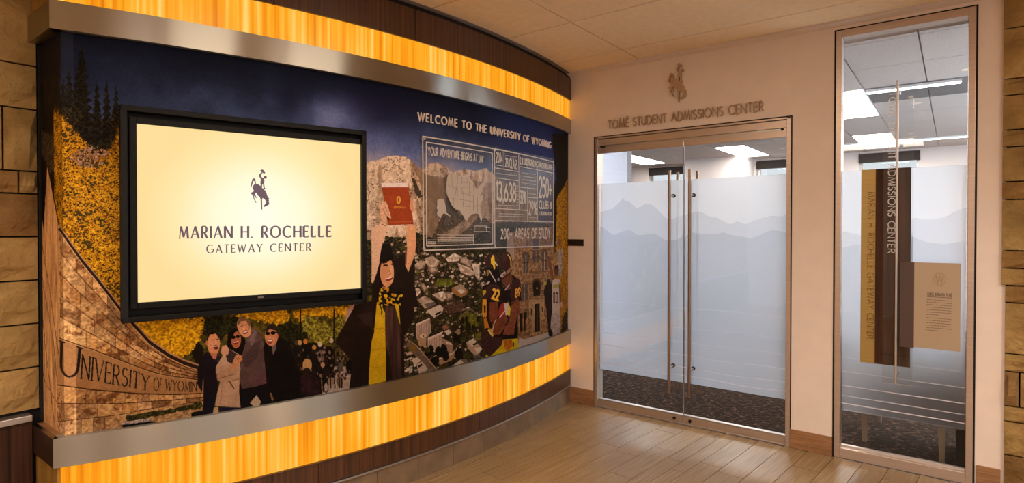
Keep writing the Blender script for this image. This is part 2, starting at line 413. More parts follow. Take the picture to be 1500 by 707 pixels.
def ribbon(pl, w):
    """outline polygon pieces of a polyline drawn with a pen w wide; quads overlap at the joints, so each is a convex piece"""
    P = [Vector(p).to_2d() if len(p) > 2 else Vector(p) for p in pl]; n = len(P); L = []; Rr = []
    closed = (P[0] - P[-1]).length < 1e-6
    for i in range(n):
        if closed and i in (0, n - 1): a = (P[-1] - P[-2]).normalized(); b = (P[1] - P[0]).normalized()
        else:
            a = (P[i] - P[i - 1]).normalized() if i > 0 else (P[1] - P[0]).normalized()
            b = (P[i + 1] - P[i]).normalized() if i < n - 1 else a
        t = (a + b); t = t.normalized() if t.length > 1e-6 else a
        nn = Vector((-t.y, t.x)); k = max(0.45, abs(nn.dot(Vector((-a.y, a.x)))))
        L.append(P[i] + nn * w / 2 / k); Rr.append(P[i] - nn * w / 2 / k)
    return [[tuple(L[i]), tuple(Rr[i]), tuple(Rr[i + 1]), tuple(L[i + 1])] for i in range(n - 1)]
def nib(pl, thick, thin):
    """broad-pen strokes with serifs: thick uprights and falling diagonals, thin level and rising strokes"""
    out = []
    for (x0, y0), (x1, y1) in zip(pl[:-1], pl[1:]):
        dx, dy = x1 - x0, y1 - y0; l = math.hypot(dx, dy) or 1
        f = abs(dy) / l
        w = thin + (thick - thin) * f ** 1.5
        if dx * dy > 0 and abs(dx) > .12 * abs(dy) and l > .3: w = thin * 1.3
        nx, ny = -dy / l * w / 2, dx / l * w / 2
        out.append([(x0 + nx, y0 + ny), (x0 - nx, y0 - ny), (x1 - nx, y1 - ny), (x1 + nx, y1 + ny)])
    return out
def glyph(ch, w=.1, serif=False, thick=.13, thin=.05):
    adv, st = G[ch]; out = []
    for pl in st:
        if not serif: out += ribbon(pl, w); continue
        out += nib(pl, thick, thin)
        for (x, y), (x2, y2) in ((pl[0], pl[1]), (pl[-1], pl[-2])):
            if abs(y2 - y) > abs(x2 - x) * .8 and (abs(y) < .02 or abs(y - 1) < .02) and len(pl) < 6 or (ch in 'RPBDU' and y in (0, 1) and x in (0, .66)):
                out.append([(x - .12, y - .02), (x + .12, y - .02), (x + .12, y + .02), (x - .12, y + .02)])
            elif abs(x2 - x) > .1 and y in (0, 1) and abs(y2 - y) < .02 and ch in 'ETLF':
                s = 1 if y == 0 else -1
                out.append([(x - .025, y), (x + .025, y), (x + .025, y + .16 * s), (x - .025, y + .16 * s)])
    return adv, out
def layout(text, gap=.22, **kw):
    """[(char, polygons)], total width, in cap-height units; letters keep their own places"""
    x = 0; out = []
    for ch in text:
        adv, pl = glyph(ch, **kw)
        if pl: out.append((ch, [[(px + x, py) for px, py in p] for p in pl]))
        x += adv + gap
    return out, x - gap
def fit(text, corners, fn=None, gap=.22, **kw):
    """letters laid into a quad TL, TR, BR, BL -> [(char, polygons)]"""
    L, wd = layout(text, gap, **kw); TL, TR, BR, BL = corners
    def q(p):
        s, t = p[0] / wd, p[1]
        b = (BL[0] + (BR[0] - BL[0]) * s, BL[1] + (BR[1] - BL[1]) * s)
        a = (TL[0] + (TR[0] - TL[0]) * s, TL[1] + (TR[1] - TL[1]) * s)
        return (b[0] + (a[0] - b[0]) * t, b[1] + (a[1] - b[1]) * t)
    return [(ch, [[q(p) for p in pl] for pl in polys]) for ch, polys in L]

HORSE = [
 [(165,345),(170,290),(182,245),(200,228),(218,240),(226,300),(214,305),(208,268),(198,262),(186,292),(172,345)],
 [(190,330),(205,308),(235,300),(265,315),(290,335),(310,365),(335,385),(350,410),(362,450),(374,478),(388,490),(380,503),(386,522),(378,530),(389,550),(378,575),(350,590),(318,605),(322,585),(340,560),(350,530),(335,505),(310,485),(300,500),(302,560),(303,636),(292,632),(285,570),(282,500),(272,470),(250,455),(240,428),(225,415),(215,440),(228,465),(235,490),(225,484),(205,455),(200,470),(215,505),(233,548),(222,545),(205,510),(190,470),(190,450),(165,428),(170,415),(195,400),(200,385),(188,365),(183,345)],
 [(285,340),(280,290),(285,240),(266,208),(264,185),(280,165),(300,150),(307,160),(287,185),(286,205),(300,220),(322,230),(330,260),(325,290),(332,350),(342,362),(325,378),(313,372),(317,350),(311,300),(303,305),(300,345)],
 arcp(338, 217, 20, 20, 0, 340, 14),
 [(278,130),(300,116),(322,125),(330,145),(341,160),(322,171),(302,152),(285,145)],
]
def horse(x0, x1, ytop, ybot):             # the bucking horse and rider fitted to a box; y up if ytop > ybot
    xs = [p[0] for pl in HORSE for p in pl]; ys = [p[1] for pl in HORSE for p in pl]
    a, b, c, d = min(xs), max(xs), min(ys), max(ys)
    return [[(x0 + (p[0] - a) / (b - a) * (x1 - x0), ytop + (p[1] - c) / (d - c) * (ybot - ytop)) for p in pl] for pl in HORSE]
# ------------------------------------------------------------------ the printed mural: a flat picture computed here, pixel by pixel
SIDE = 0.34                                 # the print wraps round the left end of the wall
Z0M, Z1M = 0.655, 2.50
RM = R - 0.03
PPM = 640
def paint_mural():
    LEN = SIDE + (U1 - UM0); W = int(LEN * PPM); H = int((Z1M - Z0M) * PPM)
    s = (np.arange(W) + .5) / PPM; z = Z0M + (np.arange(H) + .5) / PPM
    u = UM0 + (s - SIDE); a = u / R
    X = np.where(s < SIDE, CX + RM * math.cos(UM0 / R) - (SIDE - s), CX + RM * np.cos(a))
    Y = np.where(s < SIDE, CY + RM * math.sin(UM0 / R), CY + RM * np.sin(a))
    fx = X * FV.x + Y * FV.y; rx = X * RV.x + Y * RV.y; ux = X * UV_.x + Y * UV_.y
    dz = (z - 1.6)[:, None]
    dep = fx[None, :] + dz * FV.z
    PX = (CPX + F * rx[None, :] / dep).astype(np.float32)
    PY = (CPY - F * (ux[None, :] + dz * UV_.z) / dep).astype(np.float32)
    im = np.zeros((H, W, 3), np.float32)
    def vn(sx, sy=None, seed=0):            # value noise, cell size in texels
        sy = sy or sx; g = np.random.default_rng(seed).random((int(H / sy) + 3, int(W / sx) + 3)).astype(np.float32)
        yy = np.arange(H) / sy; xx = np.arange(W) / sx
        yi = yy.astype(int); xi = xx.astype(int); fy = (yy - yi)[:, None]; fx_ = (xx - xi)[None, :]
        fy = fy * fy * (3 - 2 * fy); fx_ = fx_ * fx_ * (3 - 2 * fx_)
        g0 = g[yi][:, xi]; g1 = g[yi][:, xi + 1]; g2 = g[yi + 1][:, xi]; g3 = g[yi + 1][:, xi + 1]
        return ((g0 * (1 - fx_) + g1 * fx_) * (1 - fy) + (g2 * (1 - fx_) + g3 * fx_) * fy).astype(np.float32)
    def fbm(sc, seed=0, o=4, st=1.0):
        r = 0; k = 0
        for i in range(o):
            w_ = .55 ** i; r = r + w_ * vn(sc / 2 ** i, sc * st / 2 ** i, seed + i * 7); k += w_
        return r / k
    N2, N4, N8, N20, N60 = vn(2.2, seed=1), vn(4.5, seed=2), vn(9, seed=3), fbm(24, 5), fbm(130, 9, 5)
    NB = fbm(12, 21, 3)
    J1 = (fbm(10, 31, 3) - .5) * 2; J2 = (fbm(10, 41, 3) - .5) * 2
    colx = PX[H // 2]
    def window(x0, x1, y0, y1, m=4):
        c = np.where((colx > x0 - m) & (colx < x1 + m))[0]
        if len(c) == 0: return None
        c0, c1 = c[0], c[-1] + 1
        sub = PY[:, [c0, (c0 + c1) // 2, c1 - 1]]
        r_ = np.where(((sub > y0 - m) & (sub < y1 + m)).any(1))[0]
        if len(r_) == 0: return None
        return slice(r_[0], r_[-1] + 1), slice(c0, c1)
    def inside(poly, px, py):
        m = np.zeros(px.shape, bool); n = len(poly)
        for i in range(n):
            x0, y0 = poly[i]; x1, y1 = poly[(i + 1) % n]
            if y0 == y1: continue
            cnd = (y0 > py) != (y1 > py)
            m ^= cnd & (px < (x1 - x0) * (py - y0) / (y1 - y0) + x0)
        return m
    def col(c, sl, var=0, tex=None):
        a_ = np.array(c, np.float32) / 255
        if not var: return a_
        t = (N8 if tex is None else tex)[sl]
        return a_[None, None, :] * (1 + var * (t[..., None] - .5) * 2)
    def P(poly, c, al=1.0, jit=0.0, var=0.0, tex=None, mask=None):
        xs = [p[0] for p in poly]; ys = [p[1] for p in poly]
        sl = window(min(xs), max(xs), min(ys), max(ys), 4 + jit)
        if sl is None: return
        px, py = PX[sl], PY[sl]
        if jit: px = px + J1[sl] * jit; py = py + J2[sl] * jit
        m = inside(poly, px, py)
        if mask is not None: m &= mask[sl]
        k = m.astype(np.float32)[..., None] * al
        im[sl] = im[sl] * (1 - k) + col(c, sl, var, tex) * k
    def E(cx, cy, rx, ry, c, rot=0, **kw):
        t = math.radians(rot); pl = []
        for i in range(22):
            q = 2 * PI * i / 22; x, y = rx * math.cos(q), ry * math.sin(q)
            pl.append((cx + x * math.cos(t) - y * math.sin(t), cy + x * math.sin(t) + y * math.cos(t)))
        P(pl, c, **kw)
    def Ln(pts, w_, c, **kw):
        for q in ribbon(pts, w_): P(q, c, **kw)
    class Lo:                               # the same tools in the coordinates of an enlarged detail
        def __init__(s, ox, oy, sc): s.o = (ox, oy, sc)
        def t(s, pts): return [(s.o[0] + x / s.o[2], s.o[1] + y / s.o[2]) for x, y in pts]
        def P(s, pts, c, **kw): P(s.t(pts), c, **kw)
        def E(s, x, y, rx, ry, c, rot=0, **kw): E(s.o[0] + x / s.o[2], s.o[1] + y / s.o[2], rx / s.o[2], ry / s.o[2], c, rot, **kw)
        def L(s, pts, w_, c, **kw): Ln(s.t(pts), w_ / s.o[2], c, **kw)
    def grad(sl, stops, t):
        out = np.zeros(t.shape + (3,), np.float32)
        for k in range(3): out[..., k] = np.interp(t, [q[0] for q in stops], [q[1][k] / 255 for q in stops])
        return out
    # sky ------------------------------------------------------------
    ytop = np.interp(colx, [75, 200, 400, 600, 700, 830], [41, 61, 91, 128, 151, 193]).astype(np.float32)[None, :]
    t = (PY - ytop) * np.interp(colx, [100, 380, 540, 700], [.62, .78, 1.22, 1.15]).astype(np.float32)[None, :] + (N60 - .5) * 70
    im[:] = grad(None, [(0, (32, 37, 54)), (35, (42, 50, 74)), (75, (68, 80, 112)), (105, (104, 114, 156)), (140, (166, 156, 164)), (175, (204, 182, 168))], t)
    dk = np.exp(-(((PX - 560) / 75) ** 2 + ((PY - 150) / 42) ** 2)) + .8 * np.exp(-(((PX - 425) / 16) ** 2 + ((PY - 145) / 32) ** 2))
    dk = np.clip(dk * (1.6 * N60 + .1), 0, 1)[..., None]
    im[:] = im * (1 - dk * .75) + np.array((32, 32, 60), np.float32) / 255 * dk * .75
    lt = (np.exp(-(((PX - 485) / 40) ** 2 + ((PY - 172) / 26) ** 2)) * np.clip(N60 * 2 - .5, 0, 1))[..., None]
    im[:] = im * (1 - lt * .75) + np.array((128, 138, 180), np.float32) / 255 * lt * .75
    k = (np.clip((PX - 690) / 60, 0, 1) * np.clip((300 - PY) / 60, 0, 1))[..., None] * .8
    im[:] = im * (1 - k) + np.array((56, 70, 116), np.float32) / 255 * k
    # mountain ---------------------------------------------------------
    ridge = [(536, 238), (543, 236), (555, 234), (570, 229), (580, 227.5), (594, 230), (603, 236), (610, 243), (619, 250), (628, 240), (640, 238), (652, 243), (662, 252), (680, 248), (700, 250), (712, 246), (730, 262), (752, 275), (775, 290), (792, 318), (792, 420), (536, 420)]
    P(ridge, (214, 186, 164), jit=1.0, var=.1, tex=N8)
    sl = window(536, 795, 225, 425)
    reg = inside(ridge, PX[sl] + J1[sl], PY[sl] + J2[sl])
    rot = fbm(26, 77, 4, 2.4)[sl]
    sh = np.clip((rot - .47) * 6, 0, 1) * reg
    im[sl] = im[sl] * (1 - sh[..., None] * .5) + np.array((112, 88, 68), np.float32) / 255 * sh[..., None] * .5
    sp = ((N4[sl] > .66) & (N20[sl] > .45) & reg)[..., None]
    im[sl] = np.where(sp, im[sl] * .66, im[sl])
    for pl in ([(560,440),(600,470),(680,660),(690,700),(640,707),(600,620),(570,520)], ): Lo(540, 210, 8.84).P(pl, (58, 50, 42), jit=1.6, al=.8)
    P([(604, 236), (619, 252), (640, 262), (655, 290), (660, 320), (655, 330), (640, 300), (625, 285), (612, 262)], (128, 104, 80), al=.55, jit=3)
    P([(626, 262), (640, 258), (662, 280), (676, 318), (683, 323), (660, 340), (641, 350), (628, 352), (624, 300)], (150, 128, 106), al=.5, jit=2)
    P([(655, 290), (664, 300), (672, 314), (679, 322), (668, 332), (650, 341), (641, 350), (655, 352), (676, 342), (690, 330), (700, 318), (712, 320), (722, 330), (723, 362), (640, 362), (632, 352)], (78, 68, 52), jit=2, var=.5, tex=N4)
    P([(621, 256), (722, 268), (722, 358), (622, 360)], (104, 88, 70), al=.42)
    P([(724, 246), (812, 262), (812, 330), (724, 330)], (104, 92, 84), al=.62, jit=1)
    P([(788, 238), (812, 243), (812, 330), (788, 322)], (58, 66, 110), al=.7, jit=2)
    P([(762, 226), (812, 238), (812, 255), (762, 246)], (60, 62, 92), al=.6)
    P([(724, 218), (762, 226), (762, 252), (724, 246)], (86, 82, 96), al=.6)
    # wooded foot of the mountain and the town seen from the air --------
    base = [(536, 352), (560, 345), (590, 348), (605, 338), (621, 344), (640, 352), (660, 356), (690, 352), (724, 326), (760, 324), (812, 328), (812, 520), (700, 560), (590, 580), (536, 560)]
    P(base, (64, 54, 40), jit=2, var=.55, tex=N4)
    sl = window(536, 812, 335, 580); rg = inside(base, PX[sl] + J1[sl] * 2, PY[sl] + J2[sl] * 2)
    ol = ((N8[sl] > .56) & rg)[..., None]; im[sl] = np.where(ol, np.array((44, 44, 26), np.float32) / 255, im[sl])
    gr = ((N20[sl] > .56) & (N4[sl] > .5) & rg)[..., None]; im[sl] = np.where(gr, np.array((84, 82, 46), np.float32) / 255, im[sl])
    r_ = random.Random(5)
    def bits(n, x0, x1, y0, y1, smin, smax, cols, sk=.35):
        for _ in range(n):
            x, y = r_.uniform(x0, x1), r_.uniform(y0, y1); w_, h_ = r_.uniform(smin, smax), r_.uniform(smin, smax) * .7
            c = r_.choice(cols); q = w_ * sk
            P([(x, y), (x + w_, y - q), (x + w_ + h_ * .4, y - q + h_), (x + h_ * .4, y + h_)], c, var=.15)
            P([(x, y), (x + h_ * .4, y + h_), (x + h_ * .4, y + h_ * 1.5), (x, y + h_ * .5)], tuple(v * .5 for v in c))
    roof = [(166, 144, 128), (190, 168, 152), (140, 120, 104), (206, 188, 174), (116, 100, 90)]
    bits(170, 604, 722, 370, 420, 1.5, 5, roof); bits(190, 590, 705, 415, 560, 1.5, 4.5, roof)
    bits(60, 589, 640, 520, 572, 1.5, 5, roof); bits(26, 545, 620, 345, 372, 2, 5, [(170, 148, 128), (140, 118, 96)])
    d = Lo(580, 360, 5.89)
    lawn = (104, 106, 44)
    for pl in ([(360,280),(500,290),(500,330),(420,350),(330,350)], [(540,620),(600,560),(700,590),(720,690),(600,700)], [(170,205),(215,200),(220,230),(180,235)]): d.P(pl, lawn, jit=.8, var=.25)
    for pl in ([(480,575),(640,540),(720,600)], [(640,545),(560,600)]): d.L(pl, 9, (120, 104, 92))
    d.P([(400,520),(560,470),(600,520),(560,560),(470,590),(420,570)], (86, 66, 56), var=.5, tex=N2)
    blds = [[(150,170),(210,125),(260,135),(240,190),(190,205)], [(250,105),(320,85),(375,130),(350,180),(290,190),(260,150)], [(275,185),(350,180),(365,215),(320,240),(285,215)],
            [(430,110),(500,60),(560,90),(540,130),(450,140)], [(555,90),(600,100),(650,130),(645,185),(560,140)], [(530,150),(640,190),(690,240),(640,260),(560,230)],
            [(200,330),(240,320),(275,370),(245,400)], [(155,370),(200,365),(215,400),(175,440)], [(180,460),(250,430),(330,480),(340,500),(250,540)],
            [(310,420),(400,390),(450,430),(400,480)], [(420,400),(480,405),(490,450),(440,470)], [(650,150),(720,160),(720,300),(690,270)]]
    for i, pl in enumerate(blds):
        cx_ = sum(p[0] for p in pl) / len(pl)
        d.P([(x + 4, y + 16) for x, y in pl], (92, 74, 60)); d.P(pl, roof[i % 4], var=.2)
        d.P([(cx_ + (x - cx_) * .5, y * .55 + .45 * sum(q[1] for q in pl) / len(pl)) for x, y in pl], roof[(i + 1) % 4], al=.6)
    d.P([(480,365),(560,325),(620,385),(610,420),(560,445),(490,410)], (150, 112, 74)); d.P([(490,360),(560,328),(610,380),(560,400)], (160, 138, 120)); d.P([(530,385),(560,370),(600,395),(560,415)], (205, 188, 174))
    d.P([(262,560),(380,505),(410,540),(400,575),(330,620)], (198, 178, 166)); d.P([(330,620),(400,575),(410,545),(412,570),(320,650),(262,580)], (70, 56, 48)); d.P([(250,500),(330,480),(350,500),(270,540)], (110, 100, 100)); d.P([(335,585),(390,560),(395,572),(345,602)], (40, 34, 34))
    d.P([(370,400),(410,390),(400,440),(380,445)], (222, 208, 196))
    d = Lo(580, 450, 6.43)
    for pl in ([(600,90),(720,60),(780,110),(765,170),(640,150)], [(740,250),(800,230),(805,315),(760,300)]): d.P(pl, (110, 108, 40), jit=.8, var=.2)
    for x, y in ((630,120),(665,110),(670,150),(772,110),(730,190),(690,180),(620,200)): d.E(x, y, 17, 34, (34, 32, 20), jit=.7)
    d.P([(188,160),(320,100),(335,240),(300,262),(200,305),(190,270)], (182, 158, 146))
    for i in range(8): x = 206 + i * 16; d.L([(x, 165 - i * 7), (x + 4, 285 - i * 5)], 5, (140, 118, 110))
    d.P([(188,155),(318,98),(322,112),(195,172)], (212, 192, 178))
    for x in (200, 225): d.P([(x,240),(x+45,232),(x+62,262),(x+60,350),(x+35,372),(x+8,350)], (172, 142, 116)); 
    d.P([(226,258),(258,244),(288,262),(290,275),(250,292),(226,280)], (206, 184, 164)); d.E(258, 270, 9, 6, (60, 48, 40))
    d.P([(298,295),(430,237),(446,365),(400,400),(360,420),(300,380)], (188, 164, 152))
    for i in range(8): x = 318 + i * 15; d.L([(x, 300 - i * 7), (x + 4, 385 - i * 3)], 5, (146, 124, 116))
    d.P([(298,288),(428,232),(434,248),(303,308)], (216, 196, 182))
    d.P([(440,290),(520,330),(540,360),(530,420),(500,425),(445,360)], (160, 134, 116)); d.P([(470,320),(520,335),(530,355),(480,345)], (205, 184, 166))
    d.P([(405,480),(520,440),(610,370),(622,388),(560,440),(520,500),(410,545)], (166, 134, 108)); d.P([(405,475),(515,435),(608,365),(612,375),(520,450),(408,492)], (205, 178, 154))
    for cx_, cy_ in ((400, 410), (430, 430), (450, 390), (470, 460), (580, 440), (600, 460), (330, 400), (300, 420), (560, 280), (600, 300), (350, 520), (380, 500), (600, 420)): d.E(cx_, cy_, 30, 44, (30, 26, 18), jit=1.2)
    for x, y in ((470, 560), (430, 570), (300, 400), (150, 380), (685, 450), (630, 300)): d.E(x, y, 26, 24, (78, 74, 28), jit=1.2, var=.3)
    d.P([(525,555),(610,490),(660,515),(625,552),(560,568)], (196, 180, 164)); d.P([(610,490),(665,480),(680,520),(655,540)], (124, 104, 88))
    d.P([(660,330),(730,290),(812,385),(770,465),(740,450),(680,390)], (176, 150, 126)); d.P([(670,325),(728,290),(775,345),(720,372)], (206, 190, 174)); d.P([(722,350),(760,325),(772,340),(735,362)], (60, 52, 52)); d.P([(735,380),(800,375),(812,400),(765,430)], (214, 196, 182)); d.P([(720,450),(780,440),(810,470),(745,510)], (100, 88, 80), var=.3)
    d.P([(430,185),(470,155),(500,190),(460,215)], (150, 108, 84)); d.P([(452,225),(500,205),(525,240),(485,262)], (206, 190, 176)); d.P([(555,235),(580,200),(612,240),(590,262)], (150, 128, 112))
    d.P([(120,300),(180,340),(390,590),(350,607),(300,590),(150,420),(90,360)], (118, 100, 88), var=.15); d.L([(180,345),(392,592)], 9, (176, 148, 122)); d.L([(65,250),(130,320),(180,350)], 8, (150, 130, 112))
    for pl, c in (([(145,500),(200,468),(235,500),(180,540)], 3), ([(190,530),(250,510),(300,580),(220,630)], 1), ([(75,590),(125,565),(135,590),(85,612)], 3), ([(92,430),(140,412),(155,440),(105,455)], 1), ([(95,490),(150,462),(155,475),(105,500)], 3)): d.P(pl, roof[c]); 
    d.P([(205,550),(245,530),(252,545),(215,568)], (44, 38, 38)); d.E(160, 385, 28, 36, (132, 104, 42), jit=1.5)
    # old stone building, right -----------------------------------------
    P([(742, 342), (770, 334), (812, 332), (822, 345), (822, 505), (795, 500), (742, 512)], (142, 112, 82), var=.28, tex=N8)
    P([(742, 342), (752, 340), (754, 380), (744, 385)], (160, 140, 124))
    d = Lo(750, 350, 4.42)
    for y in (70, 125, 210, 280, 420, 470): d.L([(40, y + 12), (270, y - 4)], 5, (96, 74, 54), al=.7)
    for y in range(210, 420, 16): d.L([(112, y), (215, y - 5)], 3, (84, 66, 50), al=.6)
    win = (92, 84, 84); dkk = (36, 28, 26)
    for x, y, w_, h_ in ((72, 110, 36, 110), (196, 95, 30, 105)):
        d.E(x + w_ / 2, y, w_ / 2 + 6, 26, (90, 72, 54)); d.E(x + w_ / 2, y + 2, w_ / 2, 20, win); d.P([(x,y),(x+w_,y),(x+w_,y+h_),(x,y+h_)], win, var=.2)
        d.L([(x+w_/2,y-10),(x+w_/2,y+h_)], 5, (176, 150, 122)); d.L([(x,y+45),(x+w_,y+43)], 4, (60,50,46))
    for x, y, w_, h_ in ((137, 80, 16, 76), (158, 78, 16, 76), (62, 290, 16, 110), (84, 286, 18, 112), (50, 480, 18, 120), (76, 474, 20, 122), (215, 270, 16, 90)):
        d.P([(x,y),(x+w_,y-2),(x+w_,y+h_-4),(x,y+h_)], win if y < 400 else dkk); d.L([(x,y+h_*.5),(x+w_,y+h_*.5-2)], 3, (50,40,36))
    d.P([(128,0),(180,0),(180,70),(128,72)], (150, 128, 108)); d.P([(134,0),(174,0),(172,62),(136,64)], win)
    d.E(160, 300, 30, 46, (86, 66, 48)); d.E(160, 305, 22, 38, dkk); d.P([(138,305),(182,303),(182,365),(138,368)], dkk); d.E(162, 318, 6, 7, (150, 120, 40))
    d.P([(112,395),(205,390),(212,605),(105,620)], (168, 138, 104), var=.15); d.P([(147,420),(178,418),(182,596),(145,604)], dkk); d.L([(162,440),(163,596)], 4, (120, 92, 66)); d.P([(122,450),(130,450),(130,490),(122,490)], dkk); d.P([(194,440),(202,440),(202,470),(194,470)], dkk)
    for x in (88, 190): d.P([(x,520),(x+38,514),(x+46,606),(x,628)], (146, 112, 78), var=.25)
    P([(742, 486), (760, 500), (806, 486), (806, 500), (742, 514)], (176, 160, 150), var=.1); P([(742, 476), (757, 480), (746, 500)], (60, 46, 38))
    d.P([(60,655),(245,600),(250,640),(60,690)], (190, 174, 164)); d.P([(45,640),(95,650),(60,707),(40,707)], (190, 176, 168))
    # far right: dark trees, gold leaves, ball players
    P([(808, 196), (832, 196), (832, 370), (812, 370), (806, 300), (814, 260)], (30, 26, 22), jit=2, var=.4)
    P([(816, 290), (832, 262), (832, 500), (820, 500), (812, 420)], (156, 116, 34), jit=2, var=.4, tex=N4)
    d.P([(325,520),(360,440),(360,600),(318,640)], (50, 46, 34), jit=1.5)
    d.P([(205,330),(235,250),(262,300),(262,480),(245,640),(235,620),(225,480)], (40, 30, 26), jit=1); d.E(215, 285, 9, 14, (170, 150, 60)); d.P([(292,70),(325,60),(330,160),(318,250),(300,250),(290,150)], (150, 138, 134), jit=1, var=.25); d.E(305, 22, 12, 22, (120, 92, 84))
    d.P([(228,110),(240,110),(262,190),(272,262),(258,270),(240,190)], (120, 78, 56)); d.E(288, 205, 15, 34, (98, 62, 46)); d.P([(275,175),(300,168),(303,190),(276,195)], (34, 24, 22))
    d.P([(262,268),(284,258),(308,262),(314,350),(308,480),(260,480),(258,360)], (196, 180, 172)); d.P([(304,270),(316,340),(320,440),(308,430)], (104, 68, 50))
    d.P([(266,296),(304,290),(304,312),(266,318)], (150, 150, 60), al=.8)
    for x in (266, 284): d.P([(x,345),(x+13,345),(x+13,415),(x,415)], (66, 58, 52)); d.P([(x+4,355),(x+9,355),(x+9,405),(x+4,405)], (196, 180, 172))
    d.P([(258,478),(308,478),(316,560),(304,640),(284,642),(250,620),(250,540)], (178, 162, 158), var=.15); d.P([(240,560),(262,600),(266,640),(244,650)], (26, 24, 30)); d.E(320, 425, 11, 20, (190, 150, 130))
    # ball carriers -----------------------------------------------------
    br = (66, 40, 38); go = (214, 150, 40); sk = (126, 76, 54)
    d = Lo(690, 360, 7.07)
    d.P([(120,420),(170,390),(300,300),(430,300),(470,330),(515,390),(520,560),(440,600),(300,640),(120,620)], (30, 20, 20), jit=.5)
    d.E(222, 165, 76, 94, (72, 46, 44)); d.E(362, 155, 63, 96, (70, 44, 40)); d.E(250, 150, 30, 60, (92, 62, 58), al=.5); d.E(345, 120, 26, 46, (96, 66, 60), al=.5)
    d.P([(155,240),(180,225),(290,240),(300,330),(280,380),(240,395),(170,400),(150,330)], (34, 24, 24)); d.L([(185,248),(258,375)], 10, (205, 190, 190)); d.E(284, 348, 12, 18, (150, 134, 134))
    d.P([(160,252),(180,246),(186,300),(164,320)], (150, 126, 50)); d.P([(158,385),(190,360),(196,378),(165,405)], (196, 180, 176))
    d.P([(205,130),(225,90),(240,105),(245,160),(275,205),(248,185),(250,235),(236,250),(228,200),(206,185)], (228, 190, 60)); d.P([(250,160),(275,200),(268,210),(246,178)], (220, 210, 200))
    d.L([(378,88),(404,120),(414,170),(412,205)], 11, (214, 170, 90)); d.P([(305,300),(350,262),(362,285),(330,325),(308,325)], (190, 170, 168)); d.P([(325,298),(352,280),(348,300),(330,312)], (60, 36, 34))
    d.P([(315,330),(400,270),(430,330),(420,440),(370,460),(322,420)], (110, 72, 52)); d.L([(320,345),(400,290),(425,250)], 9, (40, 30, 30)); d.L([(320,390),(360,440),(420,400)], 10, (48, 38, 38)); d.L([(350,460),(398,400)], 9, (190, 174, 168))
    d.P([(150,430),(200,395),(260,392),(312,440),(322,560),(300,625),(262,585),(190,600),(120,707),(112,560)], (70, 44, 46)); d.P([(225,440),(310,470),(318,560),(240,570),(215,520)], (34, 22, 24)); d.P([(118,470),(150,450),(158,480),(125,520)], (196, 164, 50))
    def txt(t_, cs, c, **kw):
        for ch, pls in fit(t_, cs, **kw):
            for pl in pls: P(pl, c)
    txt('22', d.t([(226,448),(292,462),(286,566),(220,540)]), (232, 176, 70), w=.3, gap=.2)
    d.P([(440,340),(500,345),(515,400),(512,540),(440,575),(400,520),(415,420)], (72, 44, 44)); d.P([(455,430),(515,425),(515,540),(455,545)], (38, 24, 26))
    txt('89', d.t([(460,450),(508,435),(508,520),(458,530)]), (226, 160, 74), w=.28, gap=.2)
    d.P([(120,548),(158,552),(160,707),(115,707)], go); d.P([(132,590),(145,592),(145,655),(132,650)], (34, 22, 24))
    d.P([(190,600),(250,580),(284,610),(276,707),(186,707)], sk, var=.12); d.P([(415,585),(490,545),(500,600),(498,707),(412,707)], sk, var=.12)
    d = Lo(690, 430, 6.42)
    d.P([(120,40),(190,60),(370,100),(440,60),(440,420),(200,420),(130,330)], (34, 22, 22))
    d.P([(108,50),(146,52),(148,215),(112,222)], go); d.P([(120,110),(136,105),(138,175),(122,180)], (34, 22, 24)); d.P([(120,235),(140,215),(178,330),(150,320),(128,330)], (200, 130, 40))
    d.P([(176,80),(250,78),(252,200),(240,250),(180,270),(168,190)], sk, var=.12)
    d.P([(375,110),(440,60),(442,140),(422,260),(400,390),(300,385),(340,240)], (132, 80, 58), var=.15)
    d.E(296, 160, 36, 80, (156, 62, 46), rot=12); d.P([(310,90),(350,85),(352,190),(325,205)], (206, 190, 186)); d.L([(268,225),(320,160)], 9, (220, 205, 200)); d.P([(345,70),(372,140),(362,215),(335,190),(350,150)], (214, 196, 60))
    d.P([(200,280),(250,235),(330,205),(352,240),(320,310),(270,385),(210,385),(192,350)], sk, var=.14); d.L([(196,370),(215,285),(235,240)], 7, (206, 186, 170)); d.L([(352,205),(350,262),(320,300)], 12, (26, 20, 22))
    d.P([(150,345),(190,325),(215,395),(190,412)], (206, 176, 60)); d.L([(160,340),(200,400)], 5, (240, 230, 210))
    d.P([(92,360),(150,335),(200,410),(300,400),(300,470),(240,540),(160,606),(112,505),(98,440)], (74, 48, 50), var=.18); d.P([(300,395),(440,385),(440,425),(300,440)], (34, 22, 22))
    ye = (210, 180, 28)
    d.P([(118,640),(145,568),(170,600),(290,480),(300,430),(440,420),(450,540),(118,660)], ye, var=.08); d.P([(300,440),(385,430),(392,490),(345,540),(318,520)], (188, 112, 36), var=.15); d.P([(392,460),(404,455),(404,498),(392,500)], (50, 40, 30))
    # autumn trees and campus path behind the friends ----------------------
    P([(198, 466), (300, 452), (420, 446), (545, 432), (545, 600), (290, 612), (198, 480)], (86, 78, 34), var=.4, tex=N8)
    go_ = [(212, 158, 30), (186, 132, 24), (232, 184, 50)]
    for x, y, a_, b_ in ((250, 492, 42, 34), (225, 476, 30, 14), (290, 475, 12, 16), (400, 462, 26, 12), (365, 462, 20, 8), (450, 460, 20, 10), (480, 455, 24, 8), (510, 462, 12, 16)): E(x, y, a_, b_, (206, 152, 30), jit=6, var=.32, tex=N4)
    for x, y, a_, b_ in ((315, 478, 18, 20), (345, 480, 16, 16), (425, 490, 26, 18), (402, 490, 10, 14)): E(x, y, a_, b_, (44, 44, 24), jit=6, var=.5, tex=N4)
